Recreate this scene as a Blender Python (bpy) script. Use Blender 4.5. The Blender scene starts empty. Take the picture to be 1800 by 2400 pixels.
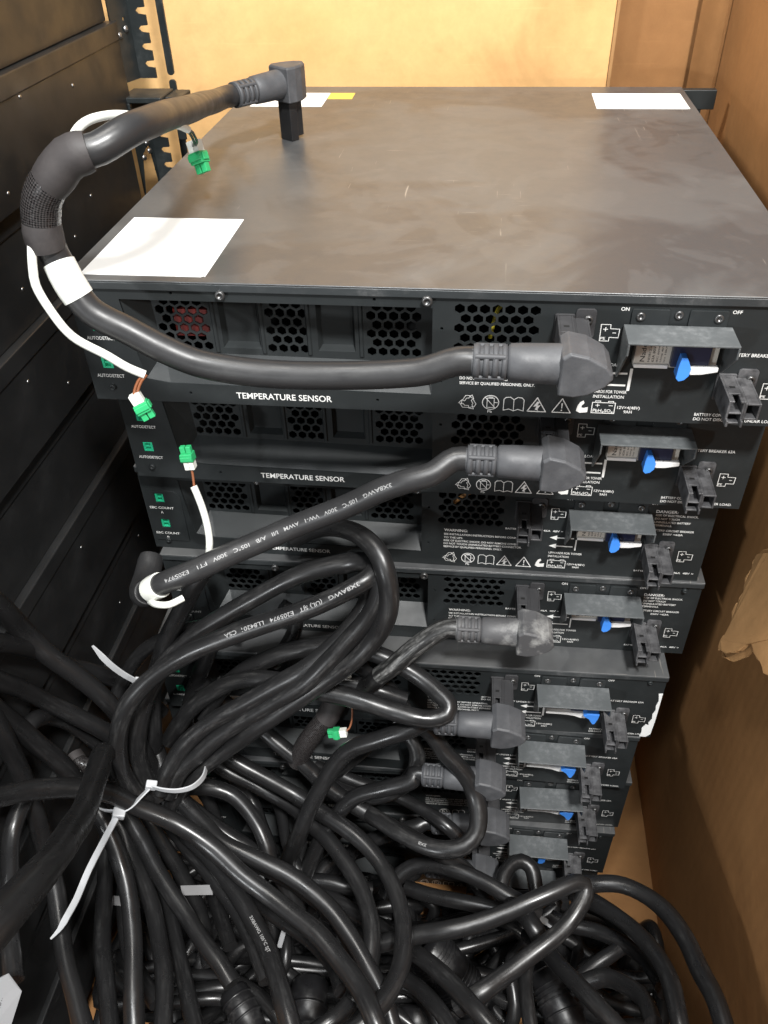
import bpy, math, random
from mathutils import Vector, Matrix
random.seed(7)
S=.001
scene=bpy.context.scene
COL=scene.collection
# ------------------------------------------------------------------ camera
cam_d=bpy.data.cameras.new('camera'); cam=bpy.data.objects.new('camera',cam_d); COL.objects.link(cam)
cam_d.sensor_fit='VERTICAL'; cam_d.sensor_height=24; cam_d.sensor_width=18
cam_d.lens=1918.5*24/2400; cam_d.clip_start=.02; cam_d.clip_end=40
right=Vector((.99325772,.11351523,-.02352413)); down=Vector((.05413079,-.63358244,-.7717792)); fwd=Vector((-.10251317,.76530229,-.63545532))
M=Matrix((( right.x,-down.x,-fwd.x,.25071775),(right.y,-down.y,-fwd.y,-.44585383),(right.z,-down.z,-fwd.z,.20013342),(0,0,0,1)))
cam.matrix_world=M
scene.camera=cam
scene.render.resolution_x=768; scene.render.resolution_y=1024
scene.view_settings.view_transform='Standard'; scene.view_settings.look='None'
scene.view_settings.exposure=0.35; scene.view_settings.gamma=1
# ------------------------------------------------------------------ world and lamps
w=bpy.data.worlds.new('World'); scene.world=w; w.use_nodes=True
w.node_tree.nodes['Background'].inputs[0].default_value=(.80,.84,.88,1)
w.node_tree.nodes['Background'].inputs[1].default_value=.17
def area(name,loc,target,size,power,col=(1,1,1)):
    l=bpy.data.lights.new(name,'AREA'); l.energy=power; l.size=size; l.color=col
    o=bpy.data.objects.new(name,l); COL.objects.link(o); o.location=loc
    d=Vector(target)-Vector(loc); o.rotation_euler=d.to_track_quat('-Z','Y').to_euler(); return o
area('ceiling_or_fill_lamp',(.565,-.95,1.38),(.25,.0,-.15),.17,47,(1,.99,.97))
area('ceiling_or_fill_lamp',(-.80,.12,1.12),(.35,.35,0),.16,11,(1,.98,.95))
area('ceiling_or_fill_lamp',(-.12,-.10,2.0),(.2,.5,.0),.6,16,(1,.96,.90))
area('ceiling_or_fill_lamp',(.02,-.78,1.70),(.1,-.05,-.5),.14,9,(.95,.98,1))
area('added_highlight_lamp',(1.15,-1.30,.75),(.05,-.05,-.35),.12,9,(1,.99,.96))  # added low lamp, aimed to put highlights on the left cables
area('added_highlight_lamp',(-1.0,-2.15,.12),(.15,-.05,-.4),.12,14,(.95,.98,1))  # added low front lamp for highlights along the looped cables
area('ceiling_or_fill_lamp',(-.5,-1.9,1.2),(.15,0,-.35),.7,3,(.93,.97,1))  # added soft fill for the bright room behind the camera
# ------------------------------------------------------------------ materials
def mat(name,base,rough=.5,metal=0,spec=.5):
    m=bpy.data.materials.new(name); m.use_nodes=True; b=m.node_tree.nodes['Principled BSDF']
    b.inputs['Base Color'].default_value=(*base,1); b.inputs['Roughness'].default_value=rough
    b.inputs['Metallic'].default_value=metal; b.inputs['Specular IOR Level'].default_value=spec
    return m
class NT:
    def __init__(s,m): s.t=m.node_tree; s.n=s.t.nodes; s.l=s.t.links; s.b=s.n['Principled BSDF']; s.co=s.n.new('ShaderNodeTexCoord')
    def noise(s,scale,detail=4,rough=.5,map=None,out='Object',dist=0):
        n=s.n.new('ShaderNodeTexNoise'); n.inputs['Scale'].default_value=scale; n.inputs['Detail'].default_value=detail; n.inputs['Roughness'].default_value=rough; n.inputs['Distortion'].default_value=dist
        v=s.co.outputs[out]
        if map:
            mp=s.n.new('ShaderNodeMapping'); mp.inputs['Scale'].default_value=map[0]; mp.inputs['Rotation'].default_value=map[1]; s.l.new(v,mp.inputs[0]); v=mp.outputs[0]
        s.l.new(v,n.inputs['Vector']); return n.outputs[0]
    def ramp(s,src,stops):
        r=s.n.new('ShaderNodeValToRGB'); s.l.new(src,r.inputs[0]); e=r.color_ramp.elements
        while len(e)<len(stops): e.new(.5)
        for i,(p,c) in enumerate(stops):
            e[i].position=p; e[i].color=(c,c,c,1) if not isinstance(c,tuple) else (*c,1)
        return r.outputs[0]
    def mix(s,fac,a,b,blend='MIX'):
        m=s.n.new('ShaderNodeMix'); m.data_type='RGBA'; m.blend_type=blend
        for k,v in ((0,fac),(6,a),(7,b)):
            if hasattr(v,'links'): s.l.new(v,m.inputs[k])
            elif isinstance(v,tuple): m.inputs[k].default_value=(*v,1)
            else: m.inputs[k].default_value=v
        return m.outputs[2]
    def bump(s,src,strength=.1,dist=.001):
        b=s.n.new('ShaderNodeBump'); b.inputs['Strength'].default_value=strength; b.inputs['Distance'].default_value=dist
        s.l.new(src,b.inputs['Height']); s.l.new(b.outputs[0],s.b.inputs['Normal'])
    def base(s,v): s.l.new(v,s.b.inputs['Base Color'])
    def rough(s,v): s.l.new(v,s.b.inputs['Roughness'])
def steel(name,base,dust,rough=.42,amount=(.45,.75),metal=0.0):
    m=mat(name,base,rough,metal); t=NT(m)
    d=t.ramp(t.noise(22,6,.62),[(amount[0],0),(amount[1],1)])
    f=t.ramp(t.noise(260,3,.6),[(.45,.25),(.75,1)])
    dd=t.mix(1.0,d,f,'MULTIPLY')
    t.base(t.mix(dd,base,dust)); t.rough(t.ramp(t.noise(35,5),[(.3,rough-.08),(.7,rough+.16)]))
    t.bump(t.noise(2600,2),.12,.0003); return m
MT={}
MT['panel']=steel('panel_black_steel',(.019,.022,.023),(.045,.05,.052),.40,(.5,.85)); MT['panel'].node_tree.nodes['Principled BSDF'].inputs['Specular IOR Level'].default_value=.3
MT['hood']=steel('hood_dusty_lit_steel',(.075,.082,.085),(.25,.26,.265),.42,(.35,.75))  # dust, plus a base lightened for light falling on the hood tops
MT['side']=steel('side_black_steel',(.013,.0135,.014),(.032,.033,.034),.36,(.5,.9))
MT['rack']=steel('rack_black_steel',(.016,.020,.021),(.08,.09,.09),.38,(.5,.85))
def lid():
    m=mat('worn_lid_steel',(.06,.06,.06),.3,0,.6); t=NT(m)
    blot=t.ramp(t.noise(5.2,5,.55,dist=.9),[(.46,0),(.54,1)])
    blot2=t.ramp(t.noise(13,4,.55,dist=1.6),[(.50,0),(.545,1)])
    fine=t.ramp(t.noise(60,5,.7),[(.42,0),(.72,1)])
    c1=t.mix(blot,(.066,.068,.070),(.098,.100,.100))
    c2=t.mix(t.mix(.22,(0,0,0),blot2),c1,(.135,.138,.138))
    s1=t.ramp(t.noise(26,2,.5,((1,26,1),(0,0,.25))),[(.72,0),(.735,1)])
    s2=t.ramp(t.noise(18,2,.5,((30,1,1),(0,0,-.7))),[(.725,0),(.74,1)])
    gate=t.ramp(t.noise(9,2),[(.5,0),(.62,1)])
    sc=t.mix(1.0,t.mix(1.0,s1,s2,'ADD'),gate,'MULTIPLY')
    c3=t.mix(t.mix(.6,(0,0,0),sc),c2,(.35,.32,.28))
    t.base(c3)
    r1=t.ramp(blot,[(0,.30),(1,.37)]); r2=t.mix(t.mix(.4,(0,0,0),fine),r1,(.5,.5,.5))
    t.rough(r2); t.bump(t.noise(900,3),.10,.0003); m.node_tree.nodes['Principled BSDF'].inputs['Metallic'].default_value=.12
    return m
MT['lid']=lid()
MT['edge']=steel('lid_edge_steel',(.03,.034,.036),(.16,.16,.16),.33,(.5,.8))
def rubber(name,base,dust,rough,lo,hi,sc=90):
    m=mat(name,base,rough,0,.5); t=NT(m)
    a=t.ramp(t.noise(sc,6,.65),[(lo,0),(hi,1)]); b=t.ramp(t.noise(18,4),[(.38,0),(.66,1)])
    t.base(t.mix(t.mix(1.0,a,b,'MULTIPLY'),base,dust)); t.rough(t.ramp(t.noise(45,4),[(.3,rough-.06),(.7,rough+.16)]))
    t.bump(t.noise(420,4),.18,.0006); return m
def jacket(name,base,dust,rough,lo,hi):
    """cable jacket: dust and scuffs drawn out along the length"""
    m=mat(name,base,rough,0,.5); t=NT(m)
    st=t.ramp(t.noise(1.0,5,.7,((9,1.1,1),(0,0,0)),'UV'),[(lo,0),(hi,1)])
    fi=t.ramp(t.noise(240,4,.7),[(.35,.25),(.7,1)]); zone=t.ramp(t.noise(11,3),[(.35,.1),(.65,1)])
    f=t.mix(1.0,t.mix(1.0,st,fi,'MULTIPLY'),zone,'MULTIPLY')
    t.base(t.mix(f,base,dust)); r=t.ramp(t.noise(70,4),[(.3,rough-.05),(.7,rough+.10)]); t.rough(t.mix(f,r,(rough+.12,)*3))
    t.bump(t.noise(300,3),.10,.0004); return m
MT['cable']=jacket('black_pvc',(.0115,.0115,.012),(.075,.075,.075),.28,.50,.85)
MT['scuffed']=jacket('scuffed_black_pvc',(.013,.013,.0135),(.13,.128,.125),.30,.50,.80)
MT['dusty']=jacket('chalky_black_pvc',(.015,.015,.015),(.42,.42,.41),.38,.46,.62)
MT['thick']=jacket('grey_black_jacket',(.024,.024,.025),(.07,.07,.068),.36,.5,.85)
MT['plug']=rubber('dusty_plug_rubber',(.058,.060,.065),(.105,.107,.113),.52,.35,.8,120)
MT['plug_chalky']=rubber('chalky_plug_rubber',(.075,.075,.078),(.34,.34,.33),.56,.46,.64,60)
MT['plug_black']=rubber('black_plug_rubber',(.012,.012,.013),(.06,.06,.06),.30,.5,.8)
MT['tongue']=rubber('black_connector_plastic',(.014,.014,.015),(.05,.05,.05),.38,.5,.8)
MT['connector']=rubber('dusty_connector_plastic',(.03,.03,.032),(.14,.14,.145),.5,.40,.75)
MT['shrink']=rubber('brown_black_shrink',(.032,.028,.028),(.07,.062,.06),.62,.4,.8)
MT['white_pvc']=mat('white_pvc',(.72,.73,.68),.38)
MT['ivory']=mat('ivory_plastic',(.74,.75,.70),.42)
MT['nylon']=mat('white_nylon',(.46,.47,.485),.38)
MT['grey_tape']=mat('grey_tape',(.26,.26,.265),.6)
MT['paper']=mat('white_paper',(.86,.87,.86),.55)
MT['shaded_paper']=mat('shaded_white_paper',(.20,.20,.205),.6)  # white paper greyed in colour for the shade it lies in
MT['yellow']=mat('yellow_label',(.80,.55,.10),.5)
MT['ink']=mat('white_ink',(.78,.78,.76),.55)
MT['cable_ink']=mat('grey_ink',(.30,.30,.30),.45)
MT['black_ink']=mat('black_ink',(.02,.02,.02),.6)
MT['green']=mat('green_plastic',(.03,.38,.14),.35)
MT['green_socket']=mat('green_socket_plastic',(.02,.42,.22),.4)
MT['hole']=mat('dark_interior',(.004,.004,.004),.9)  # near-black put in for the darkness inside vents and slots
MT['screw']=mat('black_oxide_screw',(.12,.12,.12),.32,.75)
MT['bright_screw']=mat('zinc_screw',(.42,.42,.42),.38,1)
MT['breaker']=mat('shaded_white_breaker',(.60,.56,.50),.4)  # white plastic, browned in colour for the shade under the hood
MT['breaker_white']=mat('white_lever_plastic',(.85,.85,.84),.35)
MT['navy']=mat('navy_plastic',(.012,.018,.05),.35)
MT['blue']=mat('blue_plastic',(.06,.27,.85),.35)
MT['brown_wire']=mat('brown_wire',(.22,.075,.03),.45)
MT['black_wire']=mat('black_wire',(.01,.01,.01),.35)
MT['yellow_wire']=mat('yellow_wire',(.45,.38,.03),.45)
MT['orange_wire']=mat('orange_wire',(.35,.17,.05),.6)
MT['red_part']=mat('dark_red_plastic',(.20,.02,.015),.5)
def card(name,a,b,lines=True):
    m=mat(name,a,.72,0,.25); t=NT(m)
    n=t.ramp(t.noise(2.6,5,.6,dist=.7),[(.34,0),(.66,1)]); c=t.mix(n,a,b)
    f=t.ramp(t.noise(45,6,.75),[(.3,.86),(.7,1.0)]); c=t.mix(1.0,c,f,'MULTIPLY')
    s=t.ramp(t.noise(7,2,.5,((.5,.5,5),(.35,0,.4))),[(.70,0),(.712,.05),(.724,0)])
    t.base(t.mix(s,c,tuple(min(1,x*1.25) for x in a))); 
    wv=t.n.new('ShaderNodeTexWave'); wv.wave_type='BANDS'; wv.bands_direction='Y'; wv.inputs['Scale'].default_value=24; wv.inputs['Distortion'].default_value=.5; t.l.new(t.co.outputs['Object'],wv.inputs[0])
    big=t.ramp(t.noise(5,3,.5,dist=1.2),[(.3,0),(.7,1)]); hgt=t.mix(.72,t.mix(.25,t.noise(90,5,.6),wv.outputs['Fac']),big)
    t.bump(hgt,.35,.004)
    st=t.ramp(t.noise(4.2,4,.6,dist=1.5),[(.60,0),(.72,1)]); sc=t.ramp(t.noise(30,3,.6,((.25,.25,7),(.3,.1,.2))),[(.66,0),(.70,1)])
    cc=m.node_tree.nodes['Principled BSDF'].inputs['Base Color'].links[0].from_socket
    c2=t.mix(t.mix(.35,(0,0,0),st),cc,tuple(x*.55 for x in b)); t.base(t.mix(t.mix(.06,(0,0,0),sc),c2,tuple(min(1,x*1.5) for x in a))); return m
MT['card']=card('brown_cardboard',(.40,.205,.08),(.31,.15,.056))
MT['card_light']=card('light_cardboard',(.78,.50,.22),(.72,.40,.155))
MT['card_torn']=card('torn_cardboard_core',(.42,.24,.105),(.36,.19,.075))
def mesh_sleeve():
    m=mat('braided_sleeve',(.012,.012,.012),.32); t=NT(m)
    uv=t.co.outputs['UV']
    mp=t.n.new('ShaderNodeMapping'); mp.inputs['Scale'].default_value=(30,30,1); mp.inputs['Rotation'].default_value=(0,0,.785); t.l.new(uv,mp.inputs[0])
    ch=t.n.new('ShaderNodeTexChecker'); ch.inputs['Scale'].default_value=2.0; t.l.new(mp.outputs[0],ch.inputs['Vector'])
    t.base(t.mix(ch.outputs['Fac'],(.006,.006,.006),(.045,.04,.04)))
    t.bump(ch.outputs['Fac'],1.0,.0012); 
    wn=t.ramp(t.noise(700,2),[(.45,.12),(.6,.55)]); t.rough(wn); return m
MT['braid']=mesh_sleeve()
# ------------------------------------------------------------------ mesh helpers (mm in, metres out)
class MB:
    def __init__(s): s.v=[]; s.f=[]; s.sm=[]; s.uv={}
    def add(s,vs,fs,smooth=False,uvs=None):
        o=len(s.v); s.v+= [tuple(v) for v in vs]
        for i,f in enumerate(fs):
            if uvs: s.uv[len(s.f)]=uvs[i]
            s.f.append(tuple(o+k for k in f)); s.sm.append(smooth)
        return s
    def box(s,x0,x1,y0,y1,z0,z1):
        vs=[(x,y,z) for z in(z0,z1) for y in(y0,y1) for x in(x0,x1)]
        return s.add(vs,[(0,2,3,1),(4,5,7,6),(0,1,5,4),(2,6,7,3),(0,4,6,2),(1,3,7,5)])
    def prism(s,pts,y0,y1,axis='y'):
        n=len(pts)
        def mk(p,h): return (p[0],h,p[1]) if axis=='y' else ((h,p[0],p[1]) if axis=='x' else (p[0],p[1],h))
        vs=[mk(p,y0) for p in pts]+[mk(p,y1) for p in pts]
        return s.add(vs,[tuple(range(n)),tuple(range(2*n-1,n-1,-1))]+[(i,i+n,(i+1)%n+n,(i+1)%n) for i in range(n)])
    def cyl(s,p0,p1,r0,r1=None,n=20,caps=True):
        r1=r0 if r1 is None else r1; p0=Vector(p0);p1=Vector(p1); a=(p1-p0).normalized()
        u=a.orthogonal().normalized(); v=a.cross(u); vs=[]
        for p,r in((p0,r0),(p1,r1)):
            for i in range(n):
                t=2*math.pi*i/n; vs.append(p+u*math.cos(t)*r+v*math.sin(t)*r)
        s.add(vs,[(i,(i+1)%n,(i+1)%n+n,i+n) for i in range(n)],True)
        if caps: s.add(vs,[tuple(range(n-1,-1,-1)),tuple(range(n,2*n))])
        return s
    def lathe(s,p0,axis,prof,n=22):
        p0=Vector(p0); a=Vector(axis).normalized(); u=a.orthogonal().normalized(); v=a.cross(u); vs=[];fs=[]
        for d,r in prof:
            for i in range(n):
                t=2*math.pi*i/n; vs.append(p0+a*d+u*math.cos(t)*r+v*math.sin(t)*r)
        for k in range(len(prof)-1):
            for i in range(n): fs.append((k*n+i,k*n+(i+1)%n,(k+1)*n+(i+1)%n,(k+1)*n+i))
        s.add(vs,fs,True); return s
    def tube(s,path,r,n=16,caps=True,flat=None,wob=0):
        """path list of Vectors; r float or list"""
        P=[Vector(p) for p in path]; N=len(P); T=[(P[min(i+1,N-1)]-P[max(i-1,0)]).normalized() for i in range(N)]
        u=T[0].orthogonal().normalized(); vs=[];fs=[];uvs=[];L=[0]
        for i in range(1,N): L.append(L[-1]+(P[i]-P[i-1]).length)
        for i in range(N):
            u=(u-T[i]*u.dot(T[i])).normalized(); v=T[i].cross(u); rr=r[i] if isinstance(r,(list,tuple)) else r
            rr*=1+wob*(math.sin(L[i]*.045+N)+.6*math.sin(L[i]*.11+2*N)); fl=wob*1.6*math.sin(L[i]*.03+N*1.7)
            for k in range(n):
                t=2*math.pi*k/n; vs.append(P[i]+u*math.cos(t)*rr*(1+fl)+v*math.sin(t)*rr*(1-fl))
        per=2*math.pi*(r[0] if isinstance(r,(list,tuple)) else r)
        for i in range(N-1):
            for k in range(n):
                fs.append((i*n+k,i*n+(k+1)%n,(i+1)*n+(k+1)%n,(i+1)*n+k))
                uvs.append([(k/n,L[i]/per),((k+1)/n,L[i]/per),((k+1)/n,L[i+1]/per),(k/n,L[i+1]/per)])
        s.add(vs,fs,True,uvs)
        if caps: s.add(vs,[tuple(range(n-1,-1,-1)),tuple(range((N-1)*n,N*n))])
        return s
    def ribbon(s,path,wdir,width,th):
        """flat strap with real thickness"""
        P=[Vector(p) for p in path]; N=len(P); vs=[];fs=[]
        for i in range(N):
            T=(P[min(i+1,N-1)]-P[max(i-1,0)]).normalized(); wd=Vector(wdir if not callable(wdir) else wdir(i)); wd=(wd-T*wd.dot(T)).normalized(); nn=T.cross(wd)
            ww=width[i] if isinstance(width,list) else width
            for a,b in((-1,-1),(1,-1),(1,1),(-1,1)): vs.append(P[i]+wd*a*ww/2+nn*b*th/2)
        for i in range(N-1):
            for k in range(4): fs.append((i*4+k,i*4+(k+1)%4,(i+1)*4+(k+1)%4,(i+1)*4+k))
        fs+=[(3,2,1,0),tuple((N-1)*4+k for k in range(4))]
        return s.add(vs,fs)
    def frustum(s,rect0,y0,rect1,y1):
        (a0,a1,c0,c1),(b0,b1,d0,d1)=rect0,rect1
        vs=[(a0,y0,c0),(a1,y0,c0),(a1,y0,c1),(a0,y0,c1),(b0,y1,d0),(b1,y1,d0),(b1,y1,d1),(b0,y1,d1)]
        return s.add(vs,[(4,5,6,7)]+[(i,(i+1)%4,(i+1)%4+4,i+4) for i in range(4)])
    def stroke(s,pts,wd,y=0,closed=False):
        """flat line drawing in xz plane at depth y, facing -y"""
        n=len(pts); R=range(n if closed else n-1)
        for i in R:
            a=Vector(pts[i]);b=Vector(pts[(i+1)%n]); d=(b-a)
            if d.length<1e-6: continue
            d.normalize(); q=Vector((-d.y,d.x))*wd/2; a2=a-d*wd*.4; b2=b+d*wd*.4
            vs=[(p.x,y-.004*(i%2),p.y) for p in(a2-q,b2-q,b2+q,a2+q)]; s.add(vs,[(0,1,2,3)])
        return s
    def poly(s,pts,y=0): return s.add([(p[0],y,p[1]) for p in pts],[tuple(range(len(pts)))])
    def build(s,name,material,parent=None,bevel=0,seg=2,loc=None,label=None,weld=False):
        me=bpy.data.meshes.new(name); me.from_pydata([(x*S,y*S,z*S) for x,y,z in s.v],[],s.f); me.validate(clean_customdata=False) if False else None
        me.polygons.foreach_set('use_smooth',s.sm)
        if s.uv:
            ul=me.uv_layers.new(name='UVMap')
            for fi,us in s.uv.items():
                p=me.polygons[fi]
                for li,uvv in zip(p.loop_indices,us): ul.data[li].uv=uvv
        me.update(); me.materials.append(MT[material] if isinstance(material,str) else material)
        return link(name,me,parent,bevel,seg,loc,label)
def link(name,me,parent=None,bevel=0,seg=2,loc=None,label=None):
    o=bpy.data.objects.new(name,me); COL.objects.link(o)
    if parent is not None: o.parent=parent
    if loc: o.location=Vector(loc)*S
    if bevel:
        m=o.modifiers.new('Bevel','BEVEL'); m.width=bevel*S; m.segments=seg; m.limit_method='ANGLE'; m.angle_limit=math.radians(40)
    if label: o['label']=label
    return o
def thing(name,label,cat,loc=(0,0,0),rz=0,group=None):
    o=bpy.data.objects.new(name,None); COL.objects.link(o); o.empty_display_size=.02
    o.location=Vector(loc)*S; o.rotation_euler=(0,0,rz); o['label']=label; o['category']=cat
    if group: o['group']=group
    return o
def tag(o,label,cat,group=None,kind=None):
    if label: o['label']=label; o['category']=cat
    if group: o['group']=group
    if kind: o['kind']=kind
    return o
def spline(pts,step=6.0):
    P=[Vector(p) for p in pts]; P=[P[0]*2-P[1]]+P+[P[-1]*2-P[-2]]; out=[]
    for i in range(1,len(P)-2):
        p0,p1,p2,p3=P[i-1:i+3]
        def tj(t,a,b): return t+max((b-a).length,1e-3)**.5
        t0=0;t1=tj(t0,p0,p1);t2=tj(t1,p1,p2);t3=tj(t2,p2,p3); n=max(2,int((p2-p1).length/step))
        for k in range(n):
            t=t1+(t2-t1)*k/n
            A1=p0*((t1-t)/(t1-t0))+p1*((t-t0)/(t1-t0)); A2=p1*((t2-t)/(t2-t1))+p2*((t-t1)/(t2-t1)); A3=p2*((t3-t)/(t3-t2))+p3*((t-t2)/(t3-t2))
            B1=A1*((t2-t)/(t2-t0))+A2*((t-t0)/(t2-t0)); B2=A2*((t3-t)/(t3-t1))+A3*((t-t1)/(t3-t1))
            out.append(B1*((t2-t)/(t2-t1))+B2*((t-t1)/(t2-t1)))
    out.append(P[-2]); return out
def plate(name,outer,holes,th,material,parent=None,bevel=0,y=0):
    """sheet metal plate in the xz plane, front face at y, thickness th going +y"""
    cu=bpy.data.curves.new(name,'CURVE'); cu.dimensions='2D'; cu.fill_mode='BOTH'; cu.extrude=th/2*S
    for pts in [outer]+holes:
        sp=cu.splines.new('POLY'); sp.points.add(len(pts)-1); sp.use_cyclic_u=True
        for i,p in enumerate(pts): sp.points[i].co=(p[0]*S,p[1]*S,0,1)
    ob=bpy.data.objects.new(name,cu); COL.objects.link(ob); me=bpy.data.meshes.new_from_object(ob); bpy.data.objects.remove(ob)
    for v in me.vertices: v.co=Vector((v.co.x,(y+th/2)*S-v.co.z,v.co.y))
    me.materials.clear(); me.materials.append(MT[material]); me.update()
    return link(name,me,parent,bevel)
_tc={}
def glyphs(s,bold=False):
    if s in _tc: return _tc[s]
    cu=bpy.data.curves.new('t','FONT'); cu.body=s; cu.size=1; cu.fill_mode='FRONT'; cu.resolution_u=3
    cu.offset=.010
    ob=bpy.data.objects.new('t',cu); COL.objects.link(ob); me=bpy.data.meshes.new_from_object(ob); bpy.data.objects.remove(ob)
    vs=[(v.co.x,v.co.y) for v in me.vertices]; fs=[tuple(p.vertices) for p in me.polygons]; bpy.data.meshes.remove(me)
    x0=min(v[0] for v in vs); x1=max(v[0] for v in vs); _tc[s]=(vs,fs,x0,x1); return _tc[s]
CAP=.73
def text(mb,s,x0,x1,zb,cap,y,flip=False):
    vs,fs,a,b=glyphs(s); k=(x1-x0)/(b-a); kz=cap/CAP*1.02
    mb.add([(x0+(v[0]-a)*k,y,zb+v[1]*kz) for v in vs],fs)
def circle(cx,cz,r,n=14,ph=0): return [(cx+r*math.cos(ph+2*math.pi*i/n),cz+r*math.sin(ph+2*math.pi*i/n)) for i in range(n)]
def hexa(cx,cz,r): return circle(cx,cz,r,6,math.pi/6)
def rrect(x0,x1,z0,z1,r=1,n=4):
    o=[]
    for cx,cz,a in((x1-r,z1-r,0),(x0+r,z1-r,90),(x0+r,z0+r,180),(x1-r,z0+r,270)):
        for i in range(n+1):
            t=math.radians(a+90*i/n); o.append((cx+r*math.cos(t),cz+r*math.sin(t)))
    return o
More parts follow.
